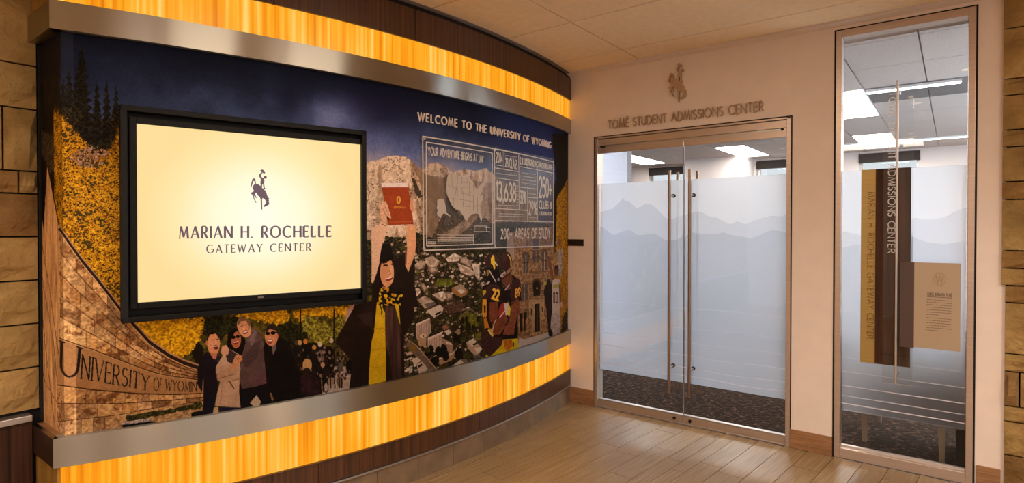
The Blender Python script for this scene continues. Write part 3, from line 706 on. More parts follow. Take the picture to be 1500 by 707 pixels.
    for x, y, a_, b_ in ((470, 488, 18, 18), (455, 475, 14, 14), (500, 480, 8, 20)): E(x, y, a_, b_, (128, 120, 50), jit=6, var=.4, tex=N4)
    E(290, 518, 8, 16, (36, 30, 24), jit=3)
    d = Lo(430, 440, 4.876)
    d.P([(380,60),(440,20),(400,110),(370,160)], (186, 150, 140)); d.P([(190,530),(260,470),(420,470),(430,600),(400,680),(180,690)], (176, 158, 150), var=.08)
    d.L([(50,60),(52,390)], 8, (28, 26, 22)); d.L([(290,60),(288,300)], 9, (28, 26, 22))
    P([(428, 510), (445, 500), (470, 505), (490, 508), (490, 550), (470, 580), (430, 590)], (42, 32, 28), jit=2, var=.4)
    for x, y, h_, c in ((20, 330, 120, (36, 32, 36)), (85, 340, 120, (30, 26, 28)), (148, 380, 150, (40, 32, 30)), (195, 370, 90, (120, 106, 100)), (232, 480, 70, (50, 38, 30)), (272, 370, 180, (28, 24, 26)), (330, 420, 120, (96, 88, 84)), (330, 540, 100, (120, 96, 76)), (398, 440, 110, (24, 22, 30)), (268, 560, 60, (150, 130, 116)), (205, 560, 60, (36, 30, 28))):
        d.E(x, y + h_ * .3, 24, h_ * .5, c, jit=.5)
    for x, y, c in ((85, 292, (206, 130, 70)), (147, 335, (190, 140, 80)), (188, 312, (200, 186, 170)), (270, 285, (190, 170, 150)), (20, 300, (90, 70, 60)), (338, 372, (120, 90, 70)), (208, 458, (190, 150, 130)), (45, 300, (180, 150, 100))): d.E(x, y, 15, 19, c)
    for x in (262, 292, 325, 342): d.L([(x, 540), (x + 3, 625)], 9, (40, 32, 30))
    d.L([(200,560),(205,660)], 5, (180, 140, 130)); d.E(232, 620, 18, 40, (70, 56, 52)); d.E(232, 620, 12, 32, (176, 158, 150))
    for i in range(150):
        x, y = r_.uniform(0, 400), r_.uniform(330, 560)
        d.E(x, y, r_.uniform(4, 11), r_.uniform(6, 16), r_.choice([(60, 46, 42), (24, 20, 22), (120, 100, 92), (90, 62, 50), (36, 34, 44), (170, 146, 132), (24, 20, 20)]), rot=r_.uniform(-20, 20), al=.75)
    d.E(98, 460, 33, 46, (196, 158, 112)); d.P([(60,540),(120,520),(180,560),(190,660),(60,690),(30,600)], (58, 38, 44), var=.3); d.E(95, 500, 26, 20, (50, 40, 36))
    # graduate ------------------------------------------------------------
    gw = (44, 32, 28); gw2 = (84, 62, 58)
    d = Lo(535, 330, 5.89); skn = (214, 158, 124)
    d.P([(110,330),(130,260),(250,300),(300,270),(345,228),(358,380),(372,420),(402,340),(425,300),(432,400),(420,470),(460,707),(60,707),(60,490),(100,430)], gw, var=.15, tex=N20)
    d.P([(345,0),(432,0),(440,130),(430,250),(372,402),(344,345),(350,240),(362,200)], skn, var=.06, tex=N20); d.P([(345,225),(362,200),(356,330),(345,345)], (140, 92, 66)); d.L([(372,28),(408,46),(428,30)], 6, (90, 72, 50))
    d.P([(55,30),(90,0),(170,0),(150,150),(125,330),(68,500),(54,490)], (220, 176, 150), var=.05, tex=N20)
    d.P([(100,400),(130,300),(240,260),(250,440),(220,560),(290,640),(240,600),(130,570)], (38, 26, 24)); 
    d.E(188, 405, 60, 128, (206, 146, 112)); d.P([(130,300),(238,240),(245,290),(150,330)], (30, 22, 20)); d.E(225, 420, 22, 80, (226, 170, 134), al=.8)
    d.E(176, 345, 22, 9, (70, 44, 36)); d.L([(150,328),(190,318)], 7, (60, 40, 32)); d.E(236, 335, 14, 8, (80, 50, 40)); d.E(210, 462, 32, 15, (140, 60, 52), rot=-22); d.L([(182,462),(230,446)], 9, (240, 226, 214)); d.L([(205,385),(220,415),(205,425)], 6, (168, 106, 80)); d.P([(145,525),(205,535),(195,580),(160,575)], (176, 118, 88))
    d.P([(148,160),(212,150),(240,240),(205,265),(122,312),(134,220)], (34, 26, 26)); d.P([(145,158),(238,98),(232,108),(190,150)], (24, 18, 18))
    sl = window(548, 592, 425, 455)
    for i in range(46):
        x, y = r_.uniform(110, 320), r_.uniform(570, 707); d.E(x, y, r_.uniform(8, 20), r_.uniform(6, 16), r_.choice([(220, 176, 40), (30, 22, 18), (44, 30, 26), (190, 140, 30), (26, 20, 20)]), rot=r_.uniform(0, 90))
    d = Lo(480, 420, 4.4187)
    d.P([(178,118),(320,80),(330,30),(330,240),(300,320),(280,640),(138,665),(160,480),(48,360),(60,330)], gw, var=.2, tex=N20)
    d.P([(190,180),(290,160),(300,270),(240,240)], gw2, al=.45, jit=2)
    d.P([(372,130),(440,120),(480,300),(495,585),(375,625)], gw2, var=.3, tex=vn(10, 120, 50)); d.P([(440,120),(560,0),(560,200),(490,330),(470,260)], gw); d.P([(376,380),(400,450),(420,600),(376,620)], gw); d.P([(470,290),(492,320),(498,585),(480,590)], gw)
    d.P([(318,105),(345,115),(372,170),(372,300),(378,480),(376,622),(264,640),(272,480),(285,350),(300,300)], (212, 172, 34), var=.06, tex=N20)
    for y in (272, 405, 520): d.L([(285, y), (376, y - 6)], 3, (176, 138, 24))
    d.P([(432,110),(460,105),(470,250),(448,170)], (206, 168, 34))
    for i in range(40):
        x, y = r_.uniform(322, 480), r_.uniform(8, 118); d.E(x, y, r_.uniform(7, 15), r_.uniform(5, 11), r_.choice([(220, 176, 40), (30, 22, 18), (44, 30, 26), (190, 140, 30), (26, 20, 20)]), rot=r_.uniform(0, 90))
    d.L([(338,120),(350,150),(348,180)], 7, (34, 24, 20))
    d = Lo(535, 255, 7.07)
    d.P([(62,707),(150,500),(175,480),(235,540),(190,707)], (220, 176, 150)); d.P([(435,540),(500,520),(522,560),(525,707),(435,707)], skn)
    d.P([(172,130),(445,130),(502,520),(235,528)], (152, 74, 40), var=.06, tex=N20); d.P([(165,92),(440,90),(445,134),(172,136)], (226, 208, 204)); d.L([(250,498),(490,492)], 3, (206, 130, 60))
    d.E(345, 268, 22, 40, (216, 170, 84)); d.E(345, 268, 9, 26, (176, 90, 40)); txt('UNIVERSITY OF WYOMING', d.t([(290,334),(425,338),(425,356),(290,354)]), (220, 160, 70), w=.2)
    d.P([(160,330),(180,288),(212,280),(235,330),(268,450),(255,475),(222,432),(225,500),(180,505),(150,420)], (214, 166, 138), var=.06); d.L([(205,340),(245,430)], 4, (140, 92, 72)); d.L([(180,350),(215,430)], 4, (150, 104, 84)); d.P([(222,430),(262,468),(240,475),(222,450)], (36, 26, 26)); d.L([(170,515),(215,540)], 5, (60, 46, 40))
    d.P([(462,320),(478,255),(492,262),(500,330),(510,380),(496,402),(470,370)], (206, 152, 122)); d.L([(480,300),(488,370)], 4, (140, 92, 72))
    # three friends and the man in sunglasses -------------------------------
    d = Lo(350, 450, 4.717)
    d.P([(180,240),(270,200),(345,240),(385,360),(425,480),(432,640),(190,690),(180,560),(165,400),(168,280)], (30, 24, 24), var=.25, tex=N20); d.P([(225,250),(262,215),(255,290),(235,330)], (120, 104, 104)); d.P([(212,590),(225,590),(242,640),(228,645)], (150, 110, 84))
    d.E(224, 195, 46, 72, (204, 140, 108)); d.P([(182,160),(200,118),(240,112),(268,140),(268,190),(255,160),(210,150),(186,180)], (58, 44, 38)); d.E(198, 180, 16, 12, (20, 16, 18)); d.E(236, 176, 17, 13, (20, 16, 18)); d.L([(198,178),(262,172)], 5, (20, 16, 18)); d.E(214, 236, 19, 16, (150, 70, 60)); d.L([(200,230),(228,228)], 8, (244, 232, 220)); d.E(214, 208, 10, 8, (222, 160, 126)); d.E(266, 200, 8, 16, (180, 116, 88))
    d = Lo(280, 455, 4.717)
    d.P([(245,230),(262,150),(300,120),(345,140),(372,200),(385,260),(380,400),(330,420),(250,300)], (30, 20, 18), jit=1)
    d.P([(330,380),(350,535),(520,500),(545,640),(340,680)], (30, 26, 34))
    d.P([(385,190),(430,110),(475,150),(500,215),(505,330),(522,500),(440,525),(352,540),(330,450),(335,360)], (104, 84, 84), var=.2, tex=N20); d.P([(400,200),(435,130),(455,150),(420,260)], (132, 116, 118), al=.7); d.P([(420,440),(515,410),(522,500),(430,528)], (112, 78, 90), al=.6)
    d.P([(360,320),(430,230),(480,200),(470,300),(400,380),(375,395),(345,330)], (88, 70, 72))
    d.E(366, 115, 46, 72, (220, 156, 122), rot=-20); d.P([(318,90),(335,45),(370,35),(400,65),(410,110),(396,100),(380,70),(345,72),(326,100)], (132, 104, 82)); d.E(398, 118, 9, 16, (196, 130, 100)); d.L([(342,108),(358,102)], 5, (110, 74, 58)); d.L([(372,98),(386,94)], 5, (110, 74, 58)); d.E(376, 148, 20, 12, (150, 70, 58), rot=-30); d.L([(360,152),(390,140)], 7, (246, 236, 224)); d.E(362, 122, 8, 9, (236, 176, 140))
    d.E(310, 200, 34, 60, (180, 116, 88)); d.P([(262,200),(280,140),(330,130),(300,150),(280,190),(270,260)], (26, 18, 16)); d.E(292, 183, 15, 12, (22, 14, 16)); d.E(322, 178, 14, 11, (22, 14, 16)); d.E(308, 220, 18, 13, (140, 50, 48), rot=-10); d.L([(294,218),(322,212)], 7, (244, 230, 220))
    d.P([(225,300),(270,265),(330,300),(340,400),(335,470),(330,560),(342,668),(250,662),(165,655),(182,560),(205,470),(170,430),(170,390),(205,330)], (196, 162, 140), var=.1, tex=N20)
    d.P([(235,290),(262,262),(320,300),(330,330),(290,370),(250,350)], (72, 62, 64)); d.P([(180,430),(270,380),(330,400),(300,450),(200,490),(176,470)], (186, 150, 126)); d.L([(180,470),(290,440)], 4, (120, 90, 74)); d.L([(262,480),(296,540)], 7, (70, 46, 40)); d.L([(250,490),(330,470)], 5, (140, 108, 90)); d.L([(215,500),(205,640)], 3, (160, 126, 106)); d.P([(190,665),(340,668),(330,700),(200,707)], (40, 34, 66)); d.P([(150,670),(185,664),(190,707),(146,707)], (206, 170, 130))
    d.P([(205,290),(212,248),(240,235),(262,262),(256,300),(226,316)], (216, 160, 134)); d.P([(280,380),(292,340),(308,306),(345,305),(356,335),(325,370),(296,410),(282,408)], (206, 146, 112)); d.L([(310,325),(330,355)], 3, (150, 96, 74)); d.L([(322,318),(342,345)], 3, (150, 96, 74))
    d.P([(110,280),(70,325),(44,400),(40,500),(70,560),(85,600),(78,707),(150,707),(160,650),(178,560),(185,500),(168,430),(172,380),(205,320),(195,300),(160,330)], (38, 30, 42), var=.25, tex=N20); d.P([(80,600),(160,560),(150,707),(78,707)], (36, 34, 52)); d.P([(120,280),(165,320),(200,300),(190,360),(160,345)], (60, 50, 66))
    d.E(155, 225, 44, 84, (214, 150, 116)); d.P([(108,230),(112,165),(135,140),(170,140),(192,170),(194,200),(172,158),(130,165),(118,190)], (44, 30, 26)); d.E(108, 222, 7, 18, (180, 116, 88)); d.L([(138,202),(158,200)], 5, (60, 40, 32)); d.L([(172,198),(188,196)], 5, (60, 40, 32)); d.E(172, 252, 16, 17, (120, 46, 42)); d.L([(160,245),(184,242)], 6, (244, 230, 220)); d.E(172, 222, 8, 12, (232, 168, 134)); d.P([(125,285),(180,300),(170,335),(150,330)], (190, 126, 96))
    P([(366, 590), (376, 578), (382, 588), (378, 600)], (200, 176, 150))
    # left: conifers, gold aspens ---------------------------------------------
    P([(40, 40), (87, 40), (89, 340), (56, 640), (40, 640)], (24, 22, 34))
    P([(46, 120), (88, 110), (90, 260), (84, 330), (46, 330)], (34, 28, 22), jit=3, var=.6, tex=N8)
    P([(88, 175), (178, 175), (178, 470), (88, 340)], (176, 130, 38))
    P([(60, 190), (80, 200), (80, 250), (56, 262)], (74, 62, 46), jit=3, var=.5, tex=N4)
    def tree(x, y0, y1, w_, n):
        pts = []; 
        for i in range(n + 1):
            f = i / n; hw = w_ * (.08 + .92 * f ** .8); y = y0 + (y1 - y0) * f
            pts += [(hw, y), (hw * .5, y + (y1 - y0) / n * .35)]
        P([(x, y0 - 4)] + [(x + a_, b_) for a_, b_ in pts] + [(x - a_, b_) for a_, b_ in pts[::-1]], (36, 34, 28), jit=2.2, var=.55, tex=N4)
    tree(101, 104, 200, 16, 9); tree(110, 130, 215, 18, 9); tree(119.6, 70, 225, 26, 14); tree(93, 118, 205, 12, 8); tree(142, 122, 222, 13, 10); tree(156.5, 122, 215, 12, 10); tree(170, 130, 205, 11, 9)
    P([(86, 165), (108, 150), (128, 175), (150, 182), (178, 160), (178, 235), (86, 235)], (58, 52, 32), al=.55, jit=5, var=.6, tex=N4)
    sl = window(84, 180, 145, 472)
    px, py = PX[sl], PY[sl]
    lim = np.interp(px, [84, 88, 100, 120, 135, 160, 170, 178], [150, 158, 168, 195, 222, 212, 185, 178]) + J1[sl] * 14
    f = np.clip((py - lim) / 26, 0, 1); m = ((N4[sl] * .6 + N2[sl] * .4) < .15 + .9 * f) & (px < 179)
    gold = grad(None, [(0, (92, 64, 14)), (.35, (164, 116, 22)), (.6, (200, 148, 32)), (1, (240, 192, 70))], N4[sl] * .5 + N2[sl] * .5)
    gold *= (.82 + .36 * N20[sl])[..., None]
    im[sl] = np.where(m[..., None], gold, im[sl])
    sp2 = ((N2[sl] < .27) & m)[..., None]; im[sl] = np.where(sp2, im[sl] * .42, im[sl])
    dkm = (N20[sl] < .42) & (N4[sl] < .42) & (py > 150)
    im[sl] = np.where((dkm & m)[..., None], np.array((84, 74, 34), np.float32) / 255, im[sl])
    P([(112, 176), (140, 172), (170, 186), (150, 208), (132, 212), (120, 200)], (30, 26, 28), al=.6, jit=9, var=.6, tex=N4)
    k = ((N4[sl] > .45) & inside([(104, 222), (130, 214), (160, 222), (150, 244), (125, 246), (102, 240)], px + J1[sl] * 5, py + J2[sl] * 5))[..., None]
    im[sl] = np.where(k, np.array((150, 118, 98), np.float32) / 255 * (.6 + .8 * N2[sl])[..., None], im[sl])
    # curved stone sign wall --------------------------------------------------------
    top = [(70, 243), (74, 262), (80, 300), (86.5, 330), (100, 350), (120, 378), (140, 402), (160, 428), (174.5, 447), (198, 474), (218, 496), (247, 516), (270, 527), (291, 534)]
    bt = [(87, 495), (141, 513.5), (200, 536.5), (228, 546), (250, 550.5), (291, 556)]
    bb = [(84, 563.5), (140, 571), (200, 576), (252, 577.5), (296, 576)]
    gr_ = [(84, 644), (130, 634), (179, 622.6), (215, 610), (260, 600), (298, 592)]
    it = lambda pl, x: float(np.interp(x, [p[0] for p in pl], [p[1] for p in pl]))
    P(top + [(298, 556), (298, 594), (260, 602), (179, 624), (84, 646), (56, 640), (55, 320), (62, 300)], (196, 150, 104), var=.16, tex=N20)
    P([(53, 636), (84, 640), (179, 620), (300, 590), (304, 606), (84, 662), (53, 656)], (186, 148, 110), var=.2, tex=N4)
    # left return, streaked
    st = fbm(10, 63, 4, 9.0)
    P([(70, 243), (86.5, 330), (90, 470), (84, 640), (56, 640), (54, 300), (60, 320), (64, 335), (67, 280)], (204, 156, 110), var=.38, tex=st)
    P([(56, 300), (62, 322), (64, 338), (66, 300), (69, 250), (60, 250), (52, 262)], (24, 18, 16), jit=.6)
    P([(50, 200), (68, 240), (66, 300), (60, 318), (56, 380), (58, 470), (56, 560), (53, 640), (46, 640), (46, 200)], (26, 18, 16), jit=1.5)
    for pl in ([(56,345),(64,420),(78,500),(84,560)], [(62,360),(72,420),(86,520)], [(60,440),(70,540),(80,620)], [(56,500),(66,560),(84,590)]): Ln(pl, 1.0, (120, 84, 56), al=.8, jit=1)
    r2 = random.Random(9); cav = (112, 76, 46)
    def course(fa, fb, x0, x1, rows, wmul, jc=(84, 58, 40)):
        for k_ in range(rows):
            x = x0 + r2.uniform(0, 6)
            last = x0
            while last < x1:
                w_ = max(7, (r2.uniform(16, 40)) * wmul * (1 - .45 * (last - 88) / 210)); nx = min(x1, last + w_)
                q = []
                for f_, xs in ((k_ / rows, (last, (last + nx) / 2, nx)), ((k_ + 1) / rows, (nx, (last + nx) / 2, last))):
                    for xx in xs: q.append((xx, fa(xx) * (1 - f_) + fb(xx) * f_))
                sh = r2.uniform(.72, 1.16); c = tuple(min(255, v * sh) for v in r2.choice([(206, 158, 110), (190, 142, 96), (214, 170, 122), (198, 156, 116)]))
                P(q, c, var=.12, tex=N20)
                Ln([q[0], q[1], q[2]], 1.1, jc); Ln([q[2], q[3]], 1.1, jc)
                last = nx
    tt = lambda x: it(top, x) + 3
    course(lambda x: it(top, x) + 5, lambda x: it(bt, x), 88, 296, 5, 1.0)
    course(lambda x: it(bb, x), lambda x: it(gr_, x), 85, 298, 3, 1.1)
    sl = window(84, 298, 330, 648); px, py = PX[sl], PY[sl]
    reg = (inside([(x, y + 9) for x, y in top[3:]] + bt[::-1], px, py) | inside(bb + gr_[::-1], px, py))
    cvm = np.clip((fbm(34, 91, 5)[sl] * .6 + NB[sl] * .4 - .575) * 18, 0, 1) * reg
    im[sl] = im[sl] * (1 - cvm[..., None] * .62) + np.array((104, 66, 40), np.float32) / 255 * cvm[..., None] * .62
    hl = np.clip((fbm(20, 95, 4)[sl] - .58) * 10, 0, 1) * reg
    im[sl] = im[sl] * (1 - hl[..., None] * .5) + np.array((232, 190, 142), np.float32) / 255 * hl[..., None] * .5
    im[sl] *= np.where(reg, .86 + .28 * N4[sl], 1)[..., None]
    Ln([(70, 243), (80, 298), (86.7, 331)], 1.3, (40, 30, 28))
    cop = [(p[0], p[1] + 4.5) for p in top[3:]]; Ln(cop, 5.2, (58, 38, 30)); Ln([(p[0] + .6, p[1] + .2) for p in top[3:]], 1.8, (176, 140, 116)); Ln([(p[0], p[1] + 8.0) for p in top[3:]], 1.2, (214, 172, 128))
    P(bt + bb[::-1], (178, 136, 96), var=.06, tex=N20); Ln(bt, 1.2, (70, 50, 36)); Ln(bb, 1.6, (76, 54, 38)); Ln([(p[0], p[1] + 1.4) for p in bt], .8, (206, 166, 122))
    kw = dict(serif=True, thick=.14, thin=.055)
    def stxt(t_, cs, **k2):
        for ch, pls in fit(t_, cs, gap=.26, **{**kw, **k2}):
            for pl in pls: P(pl, (44, 38, 40))
    stxt('U', [(90.5, 500), (117, 509), (113, 553), (89, 550)], thick=.11)
    stxt('NIVERSITY', [(121, 518.5), (219, 550.5), (217.5, 571.5), (119, 554)])
    stxt('OF', [(225.5, 552.5), (238, 555), (238, 572.5), (225, 571.5)])
    stxt('WYOMIN', [(243, 555.5), (288, 559.5), (288, 573.5), (242, 572.5)])
    P([(185, 608), (220, 603), (260, 597), (296, 588), (298, 596), (262, 603), (215, 612), (185, 618)], (70, 68, 38), jit=2.5, var=.5, tex=N4)
    P([(179, 618), (222, 612), (222, 617), (180, 624)], (186, 170, 164), var=.4, tex=N2); P([(179, 622), (222, 616.5), (240, 618), (180, 630)], (30, 26, 26))
    P([(280, 604), (300, 600), (312, 608), (280, 614)], (34, 26, 24))
    # re-draw the first man's sleeve edge over the wall end
    P([(289, 540), (294, 525), (300, 520), (300, 575), (296, 606), (303, 606), (303, 560), (300, 520), (296, 575), (289, 562)], (38, 30, 42))
    im[:] = np.clip(im * (.90 + .20 * (N2 * .5 + N4 * .5))[..., None], 0, 1)
    im[:] = np.clip(im + (im - .5) * im * (1 - im) * .9, 0, 1)
    img = bpy.data.images.new('campus_mural_print', W, H, alpha=False)
    buf = np.ones((H, W, 4), np.float32); buf[..., :3] = im
    img.pixels.foreach_set(buf.ravel()); img.update(); img.pack()
    return img, LEN
MURAL_IMG, MURAL_LEN = paint_mural()
def mural_mat():
    m, nt, b = new_mat('printed_vinyl'); b.inputs['Roughness'].default_value = 0.6; b.inputs['Specular IOR Level'].default_value = 0.12
    ti = node(nt, 'ShaderNodeTexImage'); ti.image = MURAL_IMG; ti.extension = 'EXTEND'
    nt.links.new(ti.outputs[0], b.inputs['Base Color']); return m
M['mural'] = mural_mat()
# ------------------------------------------------------------------ room shell
XL = -3.48; XR = 3.3; YF = -3.6             # stone wall on the left, far right wall, wall behind the viewer
# floor: planks laid a little askew to the walls
floor = box('floor', (XL - .3, YF, -.06), (XR, WALLY + .02, -.004), M['grout']); tag(floor, kind='structure')
FA = math.radians(-5.6)
fM = Matrix.Rotation(FA, 4, 'Z')
_offs = [-.10]
rr = random.Random(3)
known = [-2.45, -2.30, -2.12, -1.95, -1.845, -1.75, -1.60, -1.43, -1.27, -1.10, -.93, -.78, -.61]
x = -2.45
while x > -4.2: x -= rr.choice([.1, .15, .17]); known.append(x)
x = -.61
while x < .75: x += rr.choice([.1, .15, .17]); known.append(x)
known.sort()
plank_cache = {}
def floor_piece(x0, x1, y0, y1):
    g = .0019
    key = (round(x1 - x0, 3), round(y1 - y0, 3))
    w_, h_ = x1 - x0 - 2 * g, y1 - y0 - 2 * g
    if key not in plank_cache:
        m = MB(); m.box((-w_/2, -h_/2, -.012), (w_/2, h_/2, 0)); o = m.build('floor_plank', M['floor'], floor); plank_cache[key] = o.data
    else:
        o = link('floor_plank', plank_cache[key], floor)
    c = fM @ Vector(((x0 + x1) / 2, (y0 + y1) / 2, 0))
    o.location = c - floor.location; o.rotation_euler = (0, 0, FA)
for a, b in zip(known[:-1], known[1:]):
    y = .5 - rr.uniform(0, .9)
    while y < 5.2:
        L_ = rr.choice([.6, .9, .9, 1.2]); y2 = y + L_
        c = fM @ Vector(((a + b) / 2, (y + y2) / 2, 0))
        e = fM @ Vector(((a + b) / 2, y2, 0))
        # clip the last plank at the wall
        if e.y > WALLY - .012:
            y2 = y + (L_ - (e.y - (WALLY - .012)) / math.cos(FA))
        c = fM @ Vector(((a + b) / 2, (y + y2) / 2, 0))
        inside_curve = math.hypot(c.x - CX, c.y - CY) < R - .55
        if y2 - y > .05 and c.y > .3 and not inside_curve and c.x < .9: floor_piece(a, b, y, y2)
        if e.y > WALLY - .012: break
        y += L_
rest = MB()
for bx in ((.9, YF, XR, WALLY), (XL, YF, .9, .02)): rest.box((bx[0], bx[1], -.004), (bx[2], bx[3], -.0005))
o = rest.build('floor_surface_behind', M['floor'], floor)

# ceiling: boards on recessed joints, a plaster border along the door wall, and the building behind the camera
ceiling = box('ceiling', (XL - .3, YF - .12, CEIL + .02), (XR + .12, WALLY + .13, CEIL + .1), M['grid']); tag(ceiling, kind='structure')
xs = [-4.4, -2.10, .20, 2.5, XR]; ys = [WALLY - .107 - .0]
y = 4.18; yl = [4.49]
while y > YF: yl.append(y); y -= .763
yl.append(YF)
for i in range(len(xs) - 1):
    for j in range(len(yl) - 1):
        x0, x1 = max(xs[i], XL - .28), xs[i + 1]; y1, y0 = yl[j], yl[j + 1]
        g = .006
        holes = [c for c in CANS if x0 < c[0] < x1 and y0 < c[1] < y1]
        MB(((x0+x1)/2, (y0+y1)/2, CEIL)).box((x0 + g, y0 + g, CEIL), (x1 - g, y1 - g, CEIL + .018)).build('ceiling_board', M['ceil'], ceiling)
box('plaster_border', (XL, 4.495, CEIL - .012), (XR, WALLY, CEIL + .02), M['wall'], ceiling)
# curved trim between the wood and the ceiling
MB(cyl((U0+U1)/2, CEIL, R)).arc(U0, U1, CEIL - .035, CEIL - .008, R - .05, R - .012).build('shadow_reveal', M['gap'], ceiling)
MB(cyl((U0+U1)/2, CEIL, R)).arc(U0, U1, CEIL - .008, CEIL - .001, R - .05, R + .022).build('curved_edge_trim', M['seal'], ceiling)

# door wall, with the openings left out
DX0, DX1, DTOP = -2.575, -.950, 2.42
WX0, WX1, WTOP = -.668, .108, 2.985
TH_W = .13
wall_back = empty('wall_back', (0, WALLY, 0), kind='structure')
for nm, x0, x1, z0, z1 in (('wall_panel', XL, DX0, 0, CEIL), ('wall_panel', DX1, WX0, 0, CEIL), ('wall_panel', WX1, XR, 0, CEIL), ('wall_panel', DX0, DX1, DTOP, CEIL), ('wall_panel', WX0, WX1, WTOP, CEIL)):
    box(nm, (x0, WALLY, z0), (x1, WALLY + TH_W, z1), M['wall'], wall_back)

def base(n, x0, x1, y0=WALLY - .012, y1=WALLY + .03):
    o = box('baseboard_' + n, (x0, y0, 0), (x1, y1, .135), M['base_wood'], None, .0015); tag(o, kind='structure'); return o
base('left', -2.84, DX0 - .004); base('middle', DX1 + .004, WX0 - .004); base('right', WX1 + .012, .235)

# left stone wall: split-face blocks over a wood wainscot
wall_left = box('wall_left', (XL - .22, YF, 0), (XL - .05, WALLY + .12, CEIL + .04), M['gap']); tag(wall_left, kind='structure')
def stone_block(w_, h_, d_, seed):
    r = random.Random(seed); bm = bmesh.new(); nx, nz = 4, 3
    grid = []
    for i in range(nx + 1):
        rowv = []
        for j in range(nz + 1):
            edge = i in (0, nx) or j in (0, nz)
            rowv.append(bm.verts.new((w_ * (i / nx - .5) , -(d_ if not edge else d_ * .45) - (0 if edge else r.uniform(-.006, .010)), h_ * (j / nz - .5))))
        grid.append(rowv)
    for i in range(nx):
        for j in range(nz): bm.faces.new((grid[i][j], grid[i+1][j], grid[i+1][j+1], grid[i][j+1]))
    ring = [grid[i][0] for i in range(nx + 1)] + [grid[nx][j] for j in range(1, nz + 1)] + [grid[i][nz] for i in range(nx - 1, -1, -1)] + [grid[0][j] for j in range(nz - 1, 0, -1)]
    back = [bm.verts.new((v.co.x, 0, v.co.z)) for v in ring]; n = len(ring)
    for i in range(n): bm.faces.new((ring[i], ring[(i+1) % n], back[(i+1) % n], back[i]))
    bmesh.ops.recalc_face_normals(bm, faces=bm.faces)
    me = bpy.data.meshes.new('stone'); bm.to_mesh(me); bm.free(); me.materials.append(M['stone']); return me
SZ = [.733, .937, 1.146, 1.354, 1.563, 1.768, 1.875, 2.171, 2.379, 2.70, 3.02]
rs = random.Random(21)
for k in range(len(SZ) - 1):
    z0, z1 = SZ[k], SZ[k + 1]; y = .826
    cuts = {5: [.753, .40, -.1], 7: [.697, .2, -.3]}.get(k if k != 6 else 99, None)
    if k == 5: cuts = [.753, .3]
    if k == 6: cuts = None
    if k == 7: cuts = [.40]
    seq = list(cuts or [])
    if k == 6: seq = [.697, .25]
    if k == 5: seq = [.753, .42]
    while y > YF + .05:
        y2 = seq.pop(0) if seq else y - rs.uniform(.35, .8)
        y2 = max(y2, YF)
        g = .004
        me = stone_block(y - y2 - 2 * g, z1 - z0 - 2 * g, .045, rs.random())
        o = link('stone', me, wall_left); o.location = Vector((XL - .05, (y + y2) / 2, (z0 + z1) / 2)) - wall_left.location; o.rotation_euler = (0, 0, PI / 2)
        y = y2
wl = box('wood_wainscot', (XL - .05, YF, 0), (XL + .004, .788, .69), M['wood_flat'], wall_left)
box('metal_ledge', (XL - .05, YF, .69), (XL + .02, .786, .72), M['alu_grey'], wall_left, .003)
box('corner_strip', (XL - .03, .827, .67), (XL - .012, .838, 2.48), M['gap'], wall_left)

# right stone pier, beside the tall window
wall_right = box('wall_right', (.25, WALLY - .0, 0), (XR, WALLY + .02, CEIL), M['gap']); tag(wall_right, kind='structure')
RZ = [0.0, .237, .44, .533, .742, .85, 1.157, 1.26, 1.364, 1.47, 1.777, 1.885, 2.093, 2.194, 2.402, 2.501, 2.802, CEIL]
for k in range(len(RZ) - 1):
    z0, z1 = RZ[k], RZ[k + 1]; x = .228 + (.018 if z0 < 1.2 else 0)
    first = [.318] if k == 3 else []
    while x < 1.6:
        x2 = first.pop(0) if first else x + rs.uniform(.3, .7)
        g = .004
        me = stone_block(x2 - x - 2 * g, z1 - z0 - 2 * g, .045, rs.random())
        o = link('stone', me, wall_right); o.location = Vector(((x + x2) / 2, WALLY, (z0 + z1) / 2)) - wall_right.location
        x = x2
# rest of the lobby (behind and beside the viewer)
wall_side = empty('wall_side', (XR, 0, 0), kind='structure')
def wall_with_windows(parent, axis, c0, c1, lo, hi, openings, zlo, zhi, material):
    edges = lo; n = 0
    for (a, b) in openings + [(hi, hi)]:
        if a > edges:
            p, q = ((c0, edges, 0), (c1, a, CEIL)) if axis == 'x' else ((edges, c0, 0), (a, c1, CEIL))
            box('wall_panel', p, q, material, parent)
        if b > a:
            for z0, z1 in ((0, zlo), (zhi, CEIL)):
                if z1 > z0:
                    p, q = ((c0, a, z0), (c1, b, z1)) if axis == 'x' else ((a, c0, z0), (b, c1, z1))
                    box('wall_panel', p, q, material, parent)
        edges = b
wall_with_windows(wall_side, 'x', XR, XR + .12, YF, WALLY + .13, [(-.6, .9), (2.25, 3.6)], .0, 2.6, M['wall'])
for k_, (a, b) in enumerate(((-.6, .9), (2.25, 3.6))):
    w = empty('window_%d' % (6 + k_), (XR, a, 0), kind='structure')
    box('glass_pane', (XR + .05, a, 0), (XR + .058, b, 2.6), M['solar_glass'], w)
    for y_ in (a, b - .05): box('window_frame', (XR + .03, y_, 0), (XR + .08, y_ + .05, 2.6), M['alu'], w)
wall_front = empty('wall_front', (0, YF, 0), kind='structure')
wall_with_windows(wall_front, 'y', YF - .12, YF, XL - .3, XR + .12, [], .0, 2.5, M['wall'])
